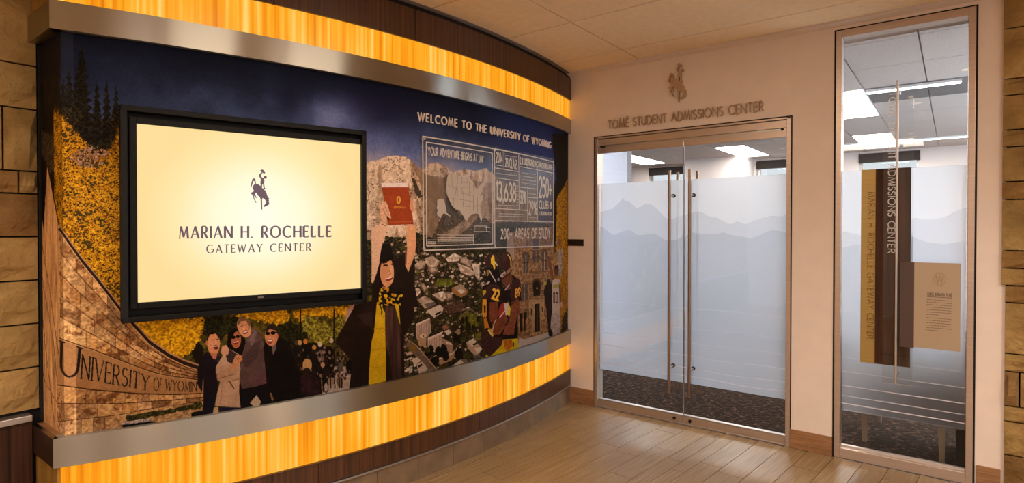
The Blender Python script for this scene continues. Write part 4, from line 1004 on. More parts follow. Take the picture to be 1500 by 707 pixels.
for ci, (x, y) in enumerate(CANS):
    t = empty('downlight', (x, y, CEIL), label='round recessed downlight ' + ('over the floor left of the viewer', 'over the floor in front of the viewer', 'nearest the glass door', 'behind the viewer on the left', 'just right of the viewer', 'nearest the tall side window', 'at the back of the lobby', 'nearest the left stone wall')[ci], cat='light', group='lobby downlights')
    m = MB((x, y, CEIL - .004)); m.tube((x, y, CEIL - .006), (x, y, CEIL), .075, 24); m.build('trim_ring', M['white_metal'], t)
    m = MB((x, y, CEIL - .008)); m.tube((x, y, CEIL - .009), (x, y, CEIL - .006), .055, 24); m.build('lens', M['can'], t)

for i, (x, y) in enumerate(LOBBY_FILLS):  # frames and glowing faces for the added lobby fill lights
    t = empty('lobby_light', (x, y, CEIL), label=('square lobby ceiling light to the right of the viewer', 'square lobby ceiling light near the daylight windows', 'square lobby ceiling light behind the viewer')[i], cat='light')
    box('frame', (x - .64, y - .34, CEIL - .012), (x + .64, y + .34, CEIL - .002), M['white_metal'], t)
    box('diffuser', (x - .6, y - .3, CEIL - .016), (x + .6, y + .3, CEIL - .012), M['troffer'], t)
for i, (x, y) in enumerate(((-1.37, 1.06), (-1.10, 2.17))):
    t = empty('square_ceiling_light', (x, y, CEIL), label=('bright square lobby ceiling light in front of the screen', 'bright square lobby ceiling light in front of the infographic panel')[i], cat='light')
    box('frame', (x - .31, y - .31, CEIL - .006), (x + .31, y + .31, CEIL - .001), M['white_metal'], t)
    box('diffuser', (x - .28, y - .28, CEIL - .010), (x + .28, y + .28, CEIL - .006), M['troffer_bright'], t)
# ------------------------------------------------------------------ the curved feature wall
H_TILE, H_TRIM, H_LG0, H_LS0, H_LS1 = .150, .161, .297, .5365, .668
H_US0, H_US1, H_UW0, H_UW1 = 2.485, 2.611, 2.790, 2.985
wall_curved = MB(cyl((U0+U1)/2, 0, R)).arc(U0 + .06, U1, 0, CEIL - .036, R - .30, R - .06).build('wall_curved', M['gap']); tag(wall_curved, kind='structure')
def carc(name, u0, u1, z0, z1, r0, r1, m_, bevel=0, smooth=True):
    c = cyl((u0 + u1) / 2, (z0 + z1) / 2, (r0 + r1) / 2)
    return MB(c).arc(u0, u1, z0, z1, r0, r1).build(name, m_, wall_curved, bevel, smooth=math.radians(30) if smooth else None)
seams = [U0 + .012, -1.56, -.68, .20, 1.08, U1]
for i in range(5):
    a, b = seams[i] + .002, seams[i + 1] - .002
    carc('wood_panel', a, b, H_UW0, H_UW1, R - .06, R - .002, M['wood'])
seams = [U0 + .012, -1.95, -1.33, -.71, -.10, .52, U1]
for i in range(6):
    a, b = seams[i] + .002, seams[i + 1] - .002
    carc('wood_panel', a, b, H_TRIM + .004, H_LG0 - .006, R - .06, R - .004, M['wood'])
carc('wood_cap', U0 + .012, U1, H_LG0 - .006, H_LG0, R - .06, R + .002, M['wood'])
us = [U0 + .022, -2.07, -1.56, -1.12, -.68, -.24, .20, .64, 1.08, U1]
for i in range(9): carc('glowing_panel', us[i] + .0012, us[i + 1] - .0012, H_US1, H_UW0, R - .06, R - .016, M['glow'])
us = [U0 + .022, -1.93, -1.46, -.95, -.45, .04, .45, .9, U1]
for i in range(8): carc('glowing_panel', us[i] + .0012, us[i + 1] - .0012, H_LG0, H_LS0, R - .06, R - .016, M['glow'])
for z0, z1 in ((H_US0, H_US1), (H_LS0, H_LS1)):
    carc('steel_band', U0, U1, z0, z1, R - .06, R, M['steel'])
carc('metal_trim', U0 + .01, U1, H_TILE, H_TRIM, R - .06, R + .004, M['alu_grey'])
u = U0 + .02; k = 0
while u < U1 - .01:
    b = min(u + .302, U1); carc('base_tile', u + .0015, b - .0015, 0, H_TILE - .001, R - .06, R - .006, M['base_tile']); u = b
# returns at the left end, back to the stone wall
P0 = Vector(cyl(U0, 0, R)); yE = P0.y; xE = P0.x
def ret(name, z0, z1, y0, y1, m_, x1=None): return box(name, (XL - .02, y0, z0), (xE - .004 if x1 is None else x1, y1, z1), m_, wall_curved)
ret('steel_return', H_US0, H_US1, yE, yE + .06, M['steel'], xE - .0); ret('steel_return', H_LS0, H_LS1, yE, yE + .02, M['steel'], xE - .0)
ret('glowing_return', H_US1, H_UW0, yE + .016, yE + .07, M['glow_end'], xE - .015); ret('glowing_return', H_LG0, H_LS0, yE + .016, yE + .07, M['glow_end'], xE - .015)
ret('wood_return', H_UW0, H_UW1, yE + .008, yE + .07, M['wood_flat'], xE - .01); ret('wood_return', 0, H_LG0, yE + .008, yE + .07, M['wood_flat'], xE - .01)
ret('ledge_cap', H_LS1 - .02, H_LS1 - .001, yE + .0205, yE + .12, M['base_wood'], xE - .02)

# the mural itself: a thin printed skin on its own backing
def build_mural():
    vs = []; uvs = []; n = 90; pts = []
    xc, yc = cyl(UM0, 0, RM)[:2]
    for s_ in (.006, SIDE * .5, SIDE): pts.append((xc - (SIDE - s_), yc, s_))
    for i in range(1, n + 1):
        u = UM0 + (U1 - UM0) * i / n; p = cyl(u, 0, RM); pts.append((p[0], p[1], SIDE + (u - UM0)))
    z0, z1 = H_LS1 - .002, H_US0 + .002
    fs = []
    for x, y, s_ in pts:
        vs += [(x, y, z0), (x, y, z1)]; uvs += [(s_ / MURAL_LEN, (z0 - Z0M) / (Z1M - Z0M)), (s_ / MURAL_LEN, (z1 - Z0M) / (Z1M - Z0M))]
    for i in range(len(pts) - 1): fs.append((2*i, 2*i+2, 2*i+3, 2*i+1))
    c = Vector(cyl((UM0 + U1) / 2, 1.5, RM))
    me = bpy.data.meshes.new('campus_mural'); me.from_pydata([Vector(v) - c for v in vs], [], fs)
    l = me.uv_layers.new(name='UVMap')
    for lp in me.loops: l.data[lp.index].uv = uvs[lp.vertex_index]
    o = link('campus_mural', me, None, M['mural']); o.location = c
    for i, p in enumerate(me.polygons): p.use_smooth = i > 2
    sd = o.modifiers.new('thickness', 'SOLIDIFY'); sd.thickness = .004; sd.offset = -1
    return o
mural = build_mural()
tag(mural, 'wide printed photo mural on the curved wall, with aspens, stone sign, students, graduate and campus', 'mural')

# raised words over the mural
def cylfn(x, y, d):                          # (u, z, stand-off)
    return Vector(cyl(x, y, RM + d))
def letters(parent, items, fn, d0, d1, m_, name='letter'):
    for ch, polys in items: prism(fn, polys, d0, d1, name, m_, parent)
wz0 = 2.296; wz1 = 2.346
wel = empty('raised_lettering', cyl(.2, wz0, RM), label='pale raised letters welcoming visitors, near the top right of the mural', cat='lettering')
letters(wel, fit('WELCOME TO THE UNIVERSITY OF WYOMING', [(-.645, wz1), (.962, wz1), (.962, wz0), (-.645, wz0)], gap=.38, w=.14), cylfn, .002, .010, M['welcome'])

# clear acrylic panel with white line work and figures, held off the mural
PR = .026
panel = empty('infographic_panel', cyl(.2, 1.46, RM + PR), label='clear acrylic panel of white figures and a country map, mounted over the mural', cat='sign')
def puv(x, y): return cuv(x, y, RM + PR + .004)
pz0, pz1 = 1.462, 2.19
pu0, pu1 = puv(620, 300)[0], puv(811, 300)[0]
c_ = cyl((pu0 + pu1) / 2, (pz0 + pz1) / 2, RM + PR)
MB(c_).arc(pu0 - .012, pu1 + .012, pz0 - .012, pz1 + .012, RM + PR - .004, RM + PR + .002).build('acrylic_sheet', M['acrylic_panel'], panel, smooth=.5)
for u in (pu0 + .012, (pu0+pu1)/2 - .1, pu1 - .012):
    for z in (pz0 + .012, pz1 - .012):
        a = cyl(u, z, RM); b = cyl(u, z, RM + PR + .006); MB(a).tube(a, b, .008, 12).build('standoff', M['alu_grey'], panel)
def pfn(x, y, d): return Vector(cyl(x, y, RM + PR + .002 + d))
def pprint(polys, name, m_=None, d=.0015): return prism(pfn, polys, .0004, d, name, m_ or M['white_print'], panel)
def pline(pts, w_=.0075):
    q = [puv(*p) for p in pts]; fine = []
    for a, b in zip(q[:-1], q[1:]):
        n = max(1, int(abs(b[0] - a[0]) / .08)); fine += [(a[0] + (b[0]-a[0]) * i / n, a[1] + (b[1]-a[1]) * i / n) for i in range(n)]
    fine.append(q[-1]); return ribbon(fine, w_)
Lr = []
for pts in ([(619,199.5),(811,237)], [(619.3,199.5),(621,366)], [(621,366.5),(725,362.5),(811,360)], [(811,237),(810.5,360)], [(724.5,218),(725,362.5)],
            [(624.5,208),(721.5,224)], [(721.5,224),(722,357)], [(722,357),(625,360)], [(625,360),(624.5,208)],
            [(738.5,221),(738.5,247.5)], [(760,226),(760.6,307)], [(724.5,245.6),(759.5,251.4)], [(761.5,243.7),(809.8,253.3)], [(724.5,260),(759.5,264.7)],
            [(787.5,249.5),(787.5,323)], [(760.8,273.6),(787.5,276.8)], [(773,277.5),(773,323)], [(773,289),(787.5,290)], [(725,305),(772.7,308)], [(725,322.8),(811,325)]):
    Lr.append(pprint(pline(pts, .0075 if len(Lr) < 5 else .006), 'white_rule'))
def ptext(t_, cs, name='figure_text', **kw):
    q = [puv(*p) for p in cs]
    for ch, pl in fit(t_, q, **kw): pprint(pl, 'letter')
ptext('YOUR ADVENTURE BEGINS AT UW', [(627,215),(708.3,228.3),(707.6,237.6),(627.6,226.3)], w=.2, gap=.3)
ptext('2014', [(726.7,223.3),(736.4,226),(736.4,238.6),(726.7,236.6)], w=.2)
ptext('29/CLASS', [(740.4,231.6),(758,235),(757.8,248),(740.4,243.4)], w=.2)
ptext('2.3K UNDERGRAD IN-CAMPUS ENROLLMENT', [(762,230.6),(809,242.4),(809,248.4),(762,240)], w=.22)
ptext('13,638', [(726.6,266),(755.7,269.5),(755.7,294.5),(726.6,293)], w=.16, gap=.16)
ptext('32%', [(762,279),(770.4,281),(770.4,297.6),(762,297)], w=.18)
ptext('250+', [(790,259),(808,263),(808,289),(790,288)], w=.15, gap=.16)
ptext('CLUBS &', [(790.2,293.8),(808.4,296),(808.4,305),(790.2,305)], w=.2)
ptext('ORGANIZATIONS'.replace('Z', 'N'), [(791,310),(808,311),(808,315),(791,315)], w=.2)
ptext('29%', [(775,294),(786.3,295.6),(786.3,314),(775,313.6)], w=.16)
ptext('200+ AREAS OF STUDY', [(734.2,335.6),(805.8,334.6),(805.8,348.4),(734.2,349)], w=.17, gap=.3)
# lines of small print, too small to read
sm = []; r5 = random.Random(4)
def small(x0, x1, y0, y1, rows, slope=.1):
    for i in range(rows):
        y = y0 + (y1 - y0) * (i + .5) / rows; x = x0
        while x < x1 - .6:
            w_ = r5.uniform(.8, 2.6); xe = min(x1, x + w_)
            sm.extend(ribbon([puv(x, y + (x - x0) * slope), puv(xe, y + (xe - x0) * slope)], .0045)); x = xe + .6
small(727, 758, 251, 256, 1, .12); small(727, 737, 240, 243, 1, .15); small(741, 758, 226, 229, 1, .16)
small(764, 785, 250, 270, 4, .14); small(756.5, 759.5, 270, 302, 8, .1); small(775, 786, 281, 286, 1, .1); small(730, 756, 297, 303, 1, .05); small(731, 768, 311, 318, 2, .03); small(776, 786, 317, 320, 1, .05)
small(626.5, 639, 350, 358, 3, 0); small(641, 694, 344, 357, 5, -.01)
pprint(sm, 'small_print')['kind'] = 'stuff'
A1 = lambda x, y: puv(610 + x / 7.07, 190 + y / 7.07); A2 = lambda x, y: puv(610 + x / 7.858, 280 + y / 7.858)
usa = [A1(*p) for p in ((345,430),(470,482),(545,490),(588,535),(600,570),(622,610),(640,600),(668,560),(690,545),(712,495),(728,520),(715,560),(690,610),(680,650),(655,700))] + \
      [A2(*p) for p in ((768,30),(762,100),(738,165),(742,230),(757,300),(755,345),(742,335),(722,275),(700,252),(640,265),(605,300),(582,345),(560,330),(545,285),(515,250),(495,212),(455,210),(405,160),(385,110),(358,50))] + [A1(*p) for p in ((312,640),(312,570),(320,490))]
ak = [A2(*p) for p in ((240,105),(262,88),(300,86),(318,95),(345,200),(348,248),(372,262),(400,290),(380,285),(340,262),(312,254),(290,290),(262,345),(250,352),(272,312),(270,290),(245,284),(238,240),(252,220),(232,190),(242,160))]
pprint([usa], 'country_map', M['map_print'], .001); pprint([ak], 'northern_state_map', M['map_print'], .001)
bd = []
for a, b in (((365,455),(372,590)),((430,470),(425,560)),((320,570),(420,620)),((372,590),(430,600)),((430,600),(424,700)),((470,485),(470,560)),((470,560),(425,560)),((530,490),(530,545)),((470,545),(540,550)),((420,560),(400,700)),((545,590),(470,600)),((470,600),(475,660)),((470,660),(550,668)),((550,540),(552,700)),((590,560),(596,640)),((552,640),(600,660))):
    bd += ribbon([A1(*a), A1(*b)], .0022)
for a, b in (((400,80),(540,100)),((540,0),(545,110)),((430,80),(425,170)),((540,100),(660,120)),((540,115),(540,180)),((560,170),(620,180)),((660,50),(655,230)),((620,110),(620,260)),((700,60),(705,240)),((660,180),(735,160)),((560,40),(660,50))):
    bd += ribbon([A2(*a), A2(*b)], .0028)
pprint(bd, 'state_border', mat('map_line', (138, 126, 116), .7), .0022)['kind'] = 'stuff'
rs_ = []
for x0, y0, x1, y1 in ((695, 331, 713, 331), (695, 331, 695, 339), (713, 331, 713, 339), (695, 339, 718, 339), (711, 333, 718, 333), (640, 343, 694, 343), (694, 343, 694, 357)): rs_ += ribbon([puv(x0, y0), puv(x1, y1)], .004)
pprint(rs_, 'legend_box')

# ------------------------------------------------------------------ the screen in its deep black surround
tA = Vector((-3.047, 1.089, 0)); tB = Vector((-2.761, 2.150, 0)); td = (tB - tA).normalized(); tn = Vector((td.y, -td.x, 0))   # along, towards the room
if tn.x < 0: tn = -tn
def tv_uv(x, y, off):
    d = ray(x, y); o = tA + tn * off; t = (o - EYE).dot(tn) / d.dot(tn); p = EYE + d * t
    return ((p - tA).dot(td), p.z)
def tvp(s_, z, off): return tA + td * s_ + tn * off + Vector((0, 0, z))
OF = .085                                    # front of the surround, measured from the mural
s0, z1 = tv_uv(176, 152, OF); s1, _z = tv_uv(537, 187, OF); _s, z0 = tv_uv(177, 474, OF)
a0, b1 = tv_uv(200, 181, OF - .028); a1, _b = tv_uv(528, 209, OF - .028); _a, b0 = tv_uv(201, 443, OF - .028)
c_ = tvp((s0 + s1) / 2, z0, 0)
tv = empty('wall_screen', c_, label='large lit cream display in a deep black frame on the mural', cat='display')
def tbox(name, sa, za, sb, zb, d0, d1, m_, parent=tv, bevel=0):
    vs = [tvp(s_, z_, d_) for d_ in (d0, d1) for s_, z_ in ((sa, za), (sb, za), (sb, zb), (sa, zb))]
    c = sum(vs, Vector()) / 8; m = MB(c); m.add(vs, [(0,3,2,1),(4,5,6,7),(0,1,5,4),(1,2,6,5),(2,3,7,6),(3,0,4,7)])
    return m.build(name, m_, parent, bevel)
BK = -.004; W1 = .026
tbox('frame_side', s0, z0, s0 + W1, z1, BK, OF, mat('charcoal_frame_paint', (26, 27, 29), .6, spec=.2), bevel=.002); tbox('frame_side', s1 - W1, z0, s1, z1, BK, OF, M['dark'], bevel=.002)
tbox('frame_top', s0, z1 - W1, s1, z1, BK, OF, M['dark'], bevel=.002); tbox('frame_bottom', s0, z0, s1, z0 + W1, BK, OF, M['dark'], bevel=.002)
tbox('housing', s0 + W1, z0 + W1, s1 - W1, z1 - W1, BK, OF - .055, M['dark'])
bz = .03
for nm, q in (('bezel_left', (a0 - bz, b0 - bz, a0, b1 + bz)), ('bezel_right', (a1, b0 - bz, a1 + bz * .7, b1 + bz)), ('bezel_top', (a0, b1, a1, b1 + bz)), ('bezel_bottom', (a0, b0 - bz, a1, b0))):
    tbox(nm, q[0], q[1], q[2], q[3], OF - .055, OF - .020, M['dark'], bevel=.003)
def screen_mat():
    m, nt, b = new_mat('lit_screen'); b.inputs['Base Color'].default_value = (.02, .02, .02, 1); b.inputs['Roughness'].default_value = .3
    tc = node(nt, 'ShaderNodeTexCoord'); vm = node(nt, 'ShaderNodeVectorMath', operation='LENGTH')
    mp = node(nt, 'ShaderNodeMapping'); mp.inputs['Scale'].default_value = (1.9, 1.9, 2.1); mp.inputs['Location'].default_value = (0, 0, .02)
    nt.links.new(tc.outputs['Object'], mp.inputs[0]); nt.links.new(mp.outputs[0], vm.inputs[0])
    r = ramp(nt, [(0.0, (255, 254, 232)), (.40, (255, 247, 212)), (.75, (253, 228, 166)), (1.0, (249, 217, 148))])
    nt.links.new(vm.outputs['Value'], r.inputs[0]); nt.links.new(r.outputs[0], b.inputs['Emission Color']); b.inputs['Emission Strength'].default_value = 1.0
    return m
scr = tbox('screen', a0, b0, a1, b1, OF - .055, OF - .028, screen_mat())
def tvfn(x, y, d):
    s_, z_ = tv_uv(x, y, OF - .028); return tvp(s_, z_, OF - .028 + d)
sm_ink = emit('screen_dark_pixels', (96, 72, 88), 1.0); sm_ink.node_tree.nodes['Principled BSDF'].inputs['Base Color'].default_value = (.02, .02, .02, 1)
prism(tvfn, horse(367.5, 394.5, 248, 307), .0004, .001, 'screen_emblem', sm_ink, scr)
def tvtext(t_, cs, **kw):
    for ch, pl in fit(t_, cs, **kw): prism(tvfn, pl, .0004, .001, 'letter', sm_ink, scr)
tvtext('MARIAN H. ROCHELLE', [(263, 331.5), (485, 331), (485, 346.5), (263, 349)], serif=True, thick=.24, thin=.10, gap=.36)
tvtext('GATEWAY CENTER', [(303, 358.5), (455, 356), (455, 367), (303, 370.5)], serif=True, thick=.20, thin=.09, gap=.44)
for x_, w_ in ((382, 4),): tbox('maker_mark', *[*tv_uv(378, 436.5, OF - .02)], *[*tv_uv(386, 433.5, OF - .02)], OF - .020, OF - .0195, M['seal'])

# ------------------------------------------------------------------ double glass door
tr = empty('trim_1', (DX0, WALLY, 0), kind='structure')
FY0, FY1 = WALLY - .008, WALLY + .10
for nm, a, b in (('door_frame_side', (DX0, FY0, 0), (DX0 + .028, FY1, DTOP)), ('door_frame_side', (DX1 - .028, FY0, 0), (DX1, FY1, DTOP)), ('door_frame_head', (DX0, FY0, DTOP - .014), (DX1, FY1, DTOP)),
                 ('header_bar', (DX0 + .028, WALLY + .008, DTOP - .075), (DX1 - .028, FY1, DTOP - .018)), ('header_slot', (DX0 + .028, WALLY + .02, DTOP - .094), (DX1 - .028, FY1 - .01, DTOP - .075)),
                 ('threshold', (DX0 + .028, WALLY + .01, 0), (DX1 - .028, FY1, .006))):
    box(nm, a, b, M['alu'] if nm != 'header_slot' else M['alu_grey'], tr, .002)
for x in (DX0 - .010, DX1 + .002): box('shadow_gap', (x, WALLY - .002, 0), (x + .008, WALLY + .02, DTOP), M['gap'], tr)
box('shadow_gap', (DX0 - .01, WALLY - .002, DTOP + .001), (DX1 + .01, WALLY + .02, DTOP + .009), M['gap'], tr)
for x in (DX0 + .05, DX0 + .075, DX1 - .07): box('pivot_block', (x, WALLY + .004, DTOP - .092), (x + .016, WALLY + .03, DTOP - .078), M['gap'], tr)
GY = WALLY + .035                            # door glass plane
FZ0, FZ1 = .333, 2.006                       # frosted band
wfn = lambda Y: (lambda x, y, d: Vector((x, Y - d, y)))
LY = 4.597
def ridge_polys(pts, x0, x1, zb):
    q = [(onY(820 + a / 2.719, 180 + b / 2.719, LY)) for a, b in pts]
    q = [(p.x, p.z) for p in q]
    q = [(min(max(a, x0), x1), b) for a, b in q]
    out = []
    for (a, b), (c, d) in zip(q[:-1], q[1:]):
        if c - a > 1e-4: out.append([(a, zb), (c, zb), (c, d), (a, b)])
    return out
far_l = [(140,360),(165,352),(205,340),(225,322),(240,306),(246,296),(253,308),(270,311),(285,326),(300,338),(322,330),(335,320),(345,325),(350,319),(365,328),(390,350),(410,372),(428,386)]
far_r = [(428,386),(445,380),(480,370),(500,362),(545,352),(560,353),(575,366),(600,374),(612,372),(640,388),(672,402),(690,398),(700,390),(715,396),(735,403),(770,388),(800,378),(840,368),(880,372),(915,362)]
near_l = [(140,414),(165,415),(185,430),(210,447),(230,438),(255,428),(280,428),(305,446),(340,444),(375,442),(392,452),(412,466),(440,468),(470,462)]
near_r = [(470,462),(500,446),(518,434),(545,440),(580,441),(615,444),(645,435),(680,446),(715,452),(755,458),(790,448),(820,432),(850,424),(885,432),(915,434)]
def door_leaf(n, x0, x1, hx):
    xm = (x0 + x1) / 2
    d = empty('door_%d' % n, (x0 if n == 1 else x1, GY, 0), kind='structure')
    box('glass_pane', (x0, GY - .005, .05), (x1, GY + .005, 2.29), M['glass'], d)
    box('bottom_rail', (x0, GY - .018, .004), (x1, GY + .018, .062), M['alu'], d, .002)
    box('rail_lip', (x0, GY - .020, .060), (x1, GY + .02, .072), M['alu_grey'], d, .002)
    box('top_rail', (x0, GY - .018, 2.278), (x1, GY + .018, 2.336 - .006), M['alu'], d, .002)
    box('frosted_film', (x0 + .002, GY + .0065, FZ0), (x1 - .002, GY + .0075, FZ1), M['film'], d)
    fn = wfn(GY - .0055)
    prism(fn, ridge_polys(far_l + far_r[1:], x0 + .002, x1 - .002, FZ0), 0, .0006, 'printed_ridge', M['film_far'], d)
    prism(wfn(GY - .0065), ridge_polys(near_l + near_r[1:], x0 + .002, x1 - .002, FZ0), 0, .0006, 'printed_ridge', M['film_near'], d)
    for k_, z in enumerate((.392, .458, .560, .672, .79, .95)):
        w_ = (.0030, .0022, .0022, .0012, .0009, .0008)[k_]
        pl = [[(x0 + (x1-x0)*i/8, z + .006*math.sin(i*.9+k_) - w_), (x0 + (x1-x0)*(i+1)/8, z + .006*math.sin((i+1)*.9+k_) - w_), (x0 + (x1-x0)*(i+1)/8, z + .006*math.sin((i+1)*.9+k_) + w_), (x0 + (x1-x0)*i/8, z + .006*math.sin(i*.9+k_) + w_)] for i in range(8)]
        prism(wfn(GY - .0078), pl, 0, .0004, 'etched_line', M['film_line'], d)
    hb = MB((hx, 4.53, 1.16)).tube((hx, 4.53, .25), (hx, 4.53, 2.077), .0125, 20).build('pull_handle', M['bronze_handle'], d, smooth=.6)
    for z in (1.874, .467):
        MB((hx, 4.58, z)).tube((hx, 4.532, z), (hx, GY + .075, z), .0075, 14).build('standoff', M['alu_grey'], d, smooth=.6)
        MB((hx, 4.6, z)).tube((hx, GY - .017, z), (hx, GY - .005, z), .016, 18).build('washer', M['dark_bronze'], d, smooth=.6)
    MB((hx, 4.70, 1.16)).tube((hx, GY + .075, .25), (hx, GY + .075, 2.077), .0125, 20).build('pull_handle', M['bronze_handle'], d, smooth=.6)
    lx = -1.832 if n == 1 else -1.700
    m = MB((lx, GY - .02, .033)); m.tube((lx, GY - .026, .033), (lx, GY - .016, .033), .013, 18); m.build('lock_cylinder', M['dark_bronze'], d, smooth=.6)
    m = MB((lx + .006, GY - .03, .028)); m.box((lx - .002, GY - .032, .018), (lx + .003, GY - .026, .046)); m.build('thumb_turn', M['gap'], d)
    return d
door_leaf(1, DX0 + .032, -1.766, -1.847)
door_leaf(2, -1.760, DX1 - .032, -1.678)
box('centre_seal', (-1.7655, GY - .006, .07), (-1.7605, GY + .006, 2.27), M['seal'], tr)

# ------------------------------------------------------------------ tall side window
win = empty('window_1', (WX0, WALLY, 0), kind='structure')
for nm, a, b in (('window_frame_side', (WX0 + .006, FY0, 0), (WX0 + .042, FY1, WTOP - .006)), ('window_frame_side', (WX1 - .042, FY0, 0), (WX1 - .006, FY1, WTOP - .006)),
                 ('window_frame_head', (WX0 + .042, FY0, WTOP - .056), (WX1 - .042, FY1, WTOP - .006)), ('window_sill', (WX0 + .042, FY0, .004), (WX1 - .042, FY1, .072))):
    box(nm, a, b, M['alu'], win, .003)
box('sill_lip', (WX0 + .042, WALLY + .03, .07), (WX1 - .042, WALLY + .04, .086), M['alu_grey'], win, .002)
for a, b in (((WX0 - .004, WALLY - .003, 0), (WX0 + .006, WALLY + .02, WTOP)), ((WX1 - .006, WALLY - .003, 0), (WX1 + .004, WALLY + .02, WTOP)), ((WX0 - .004, WALLY - .003, WTOP - .006), (WX1 + .004, WALLY + .02, WTOP + .002))):
    box('shadow_gap', a, b, M['gap'], win)
WG = WALLY + .05
box('glass_pane', (WX0 + .04, WG - .005, .06), (WX1 - .04, WG + .005, WTOP - .05), M['glass'], win)
wx0, wx1 = WX0 + .045, WX1 - .045
box('frosted_film', (wx0, WG + .0065, FZ0 - .012), (wx1, WG + .0075, FZ1), M['film'], win)
def rp2(pts):
    q = [onY(1200 + a / 2.947, 220 + b / 2.947, WALLY) for a, b in pts]; q = [(min(max(p.x, wx0), wx1), p.z) for p in q]
    return [[(a, FZ0), (c, FZ0), (c, d), (a, b)] for (a, b), (c, d) in zip(q[:-1], q[1:]) if c - a > 1e-4]
prism(wfn(WG - .0055), rp2([(80,352),(100,350),(150,362),(200,372),(300,340),(360,310),(415,290),(440,296),(500,297),(540,287),(575,270),(610,254),(640,245),(655,258),(680,272),(700,280)]), 0, .0006, 'printed_ridge', M['film_far'], win)
prism(wfn(WG - .0065), rp2([(80,420),(200,400),(300,380),(400,370),(430,388),(470,398),(540,405),(600,396),(640,390),(700,374)]), 0, .0006, 'printed_ridge', M['film_near'], win)
for k_, z in enumerate((.375, .43, .50, .60, .70)):
    w_ = (.0028, .0018, .0024, .0016, .0009)[k_]
    prism(wfn(WG - .0078), [[(wx0, z - w_), (wx1, z - w_ - .006), (wx1, z + w_ - .006), (wx0, z + w_)]], 0, .0004, 'etched_line', M['film_line'], win)

# ------------------------------------------------------------------ layered sign hung in front of the window
SY = 4.47
sign = empty('donor_sign', (-.30, SY, .61), label='tall layered gold, walnut and clear acrylic name sign hung before the side window', cat='sign')
box('gold_panel', (-.492, SY, .713), (-.409, SY + .012, 1.992), M['gold'], sign, .001)
box('walnut_panel', (-.409, SY - .006, .715), (-.218, SY + .014, 1.993), M['wood_flat'], sign, .0015)
box('acrylic_panel', (-.366, SY - .030, .607), (-.205, SY - .022, 2.545), M['acrylic'], sign, .001)
MB((-.292, SY - .04, 1.58)).box((-.2975, SY - .045, .612), (-.2845, SY - .031, 2.55)).build('rod', M['alu_grey'], sign, .003)
for z in (.64, 2.50): MB((-.29, SY, z)).tube((-.29, SY - .03, z), (-.29, WALLY + .04, z), .006, 12).build('bracket_pin', M['alu_grey'], sign)
box('acrylic_edge', (-.366, SY - .031, .605), (-.205, SY - .021, .609), M['alu_grey'], sign)
def vert(t_, xl, xr, zt, zb, **kw):           # letters turned a quarter turn, reading downwards
    L, wd = layout(t_, **kw); out = []
    for ch, polys in L: out.append((ch, [[(xl + (xr - xl) * p[1], zt - (zt - zb) * p[0] / wd) for p in pl] for pl in polys]))
    return out
z_ = lambda y, x=1310: onY(x, y, SY).z
letters(sign, vert('MARIAN H. ROCHELLE GATEWAY CENTER', -.452, -.416, z_(281, 1277), z_(496, 1277), gap=.26, w=.13), wfn(SY), 0, .004, mat('gold_letter_shade', (128, 94, 44), .5, metal=.4))
letters(sign, vert('TOMÉ STUDENT ADMISSIONS CENTER', -.338, -.300, z_(136), z_(370), gap=.24, w=.12), wfn(SY - .030), 0, .003, M['alu_grey'])
plq = empty('donor_plaque', (-.09, SY - .05, .86), label='cream metal plaque with a brown edge strip, overlapping the walnut sign', cat='plaque')
PY0 = SY - .058
box('plate', (-.196, PY0, .858), (.035, PY0 + .006, 1.392), M['plaque'], plq, .0008)
box('side_strip', (-.270, PY0 - .002, .852), (-.196, PY0 + .006, 1.392), M['plaque_dark'], plq, .0008)
MB((-.23, SY - .03, 1.1)).box((-.262, PY0 + .006, 1.0), (-.215, SY - .0305, 1.2)).build('spacer', M['plaque_dark'], plq)
pf = wfn(PY0)
cx_, cz_ = -.068, 1.291
ring = [(cx_ + .0285 * math.cos(2*PI*i/32), cz_ + .0375 * math.sin(2*PI*i/32)) for i in range(33)]
emb = mat('embossed_plaque_shade', (150, 122, 94), .5, metal=.25)
prism(pf, ribbon(ring, .0028), 0, .0015, 'seal_ring', emb, plq)
prism(pf, [[(cx_ + (a - .57) * .032, cz_ + (b - .5) * .044) for a, b in pl] for pl in glyph('W', w=.16)[1]], 0, .0015, 'seal_letter', emb, plq)
for ch, pl in fit('CAROL & RAMÓN TOMÉ', [(-.128, 1.205), (-.008, 1.205), (-.008, 1.187), (-.128, 1.187)], w=.2, gap=.26): prism(pf, pl, 0, .0008, 'letter', M['ink'], plq)
pol = [[(-.13, 1.179), (-.006, 1.179), (-.006, 1.1815), (-.13, 1.1815)]]
prism(pf, pol, 0, .0008, 'underline', M['ink'], plq)
pol = []; r6 = random.Random(8)
for blk, (zt, n) in enumerate(((1.160, 7), (1.048, 6))):
    for i in range(n):
        z = zt - i * .0152; x = -.132; xe = -.008 if i < n - 1 else -.07
        while x < xe:
            w_ = min(r6.uniform(.005, .015), xe - x); pol.append([(x, z), (x + w_, z), (x + w_, z + .0042), (x, z + .0042)]); x += w_ + .003
prism(pf, pol, 0, .0006, 'body_text', mat('plaque_small_ink', (112, 90, 72), .7), plq)['kind'] = 'stuff'

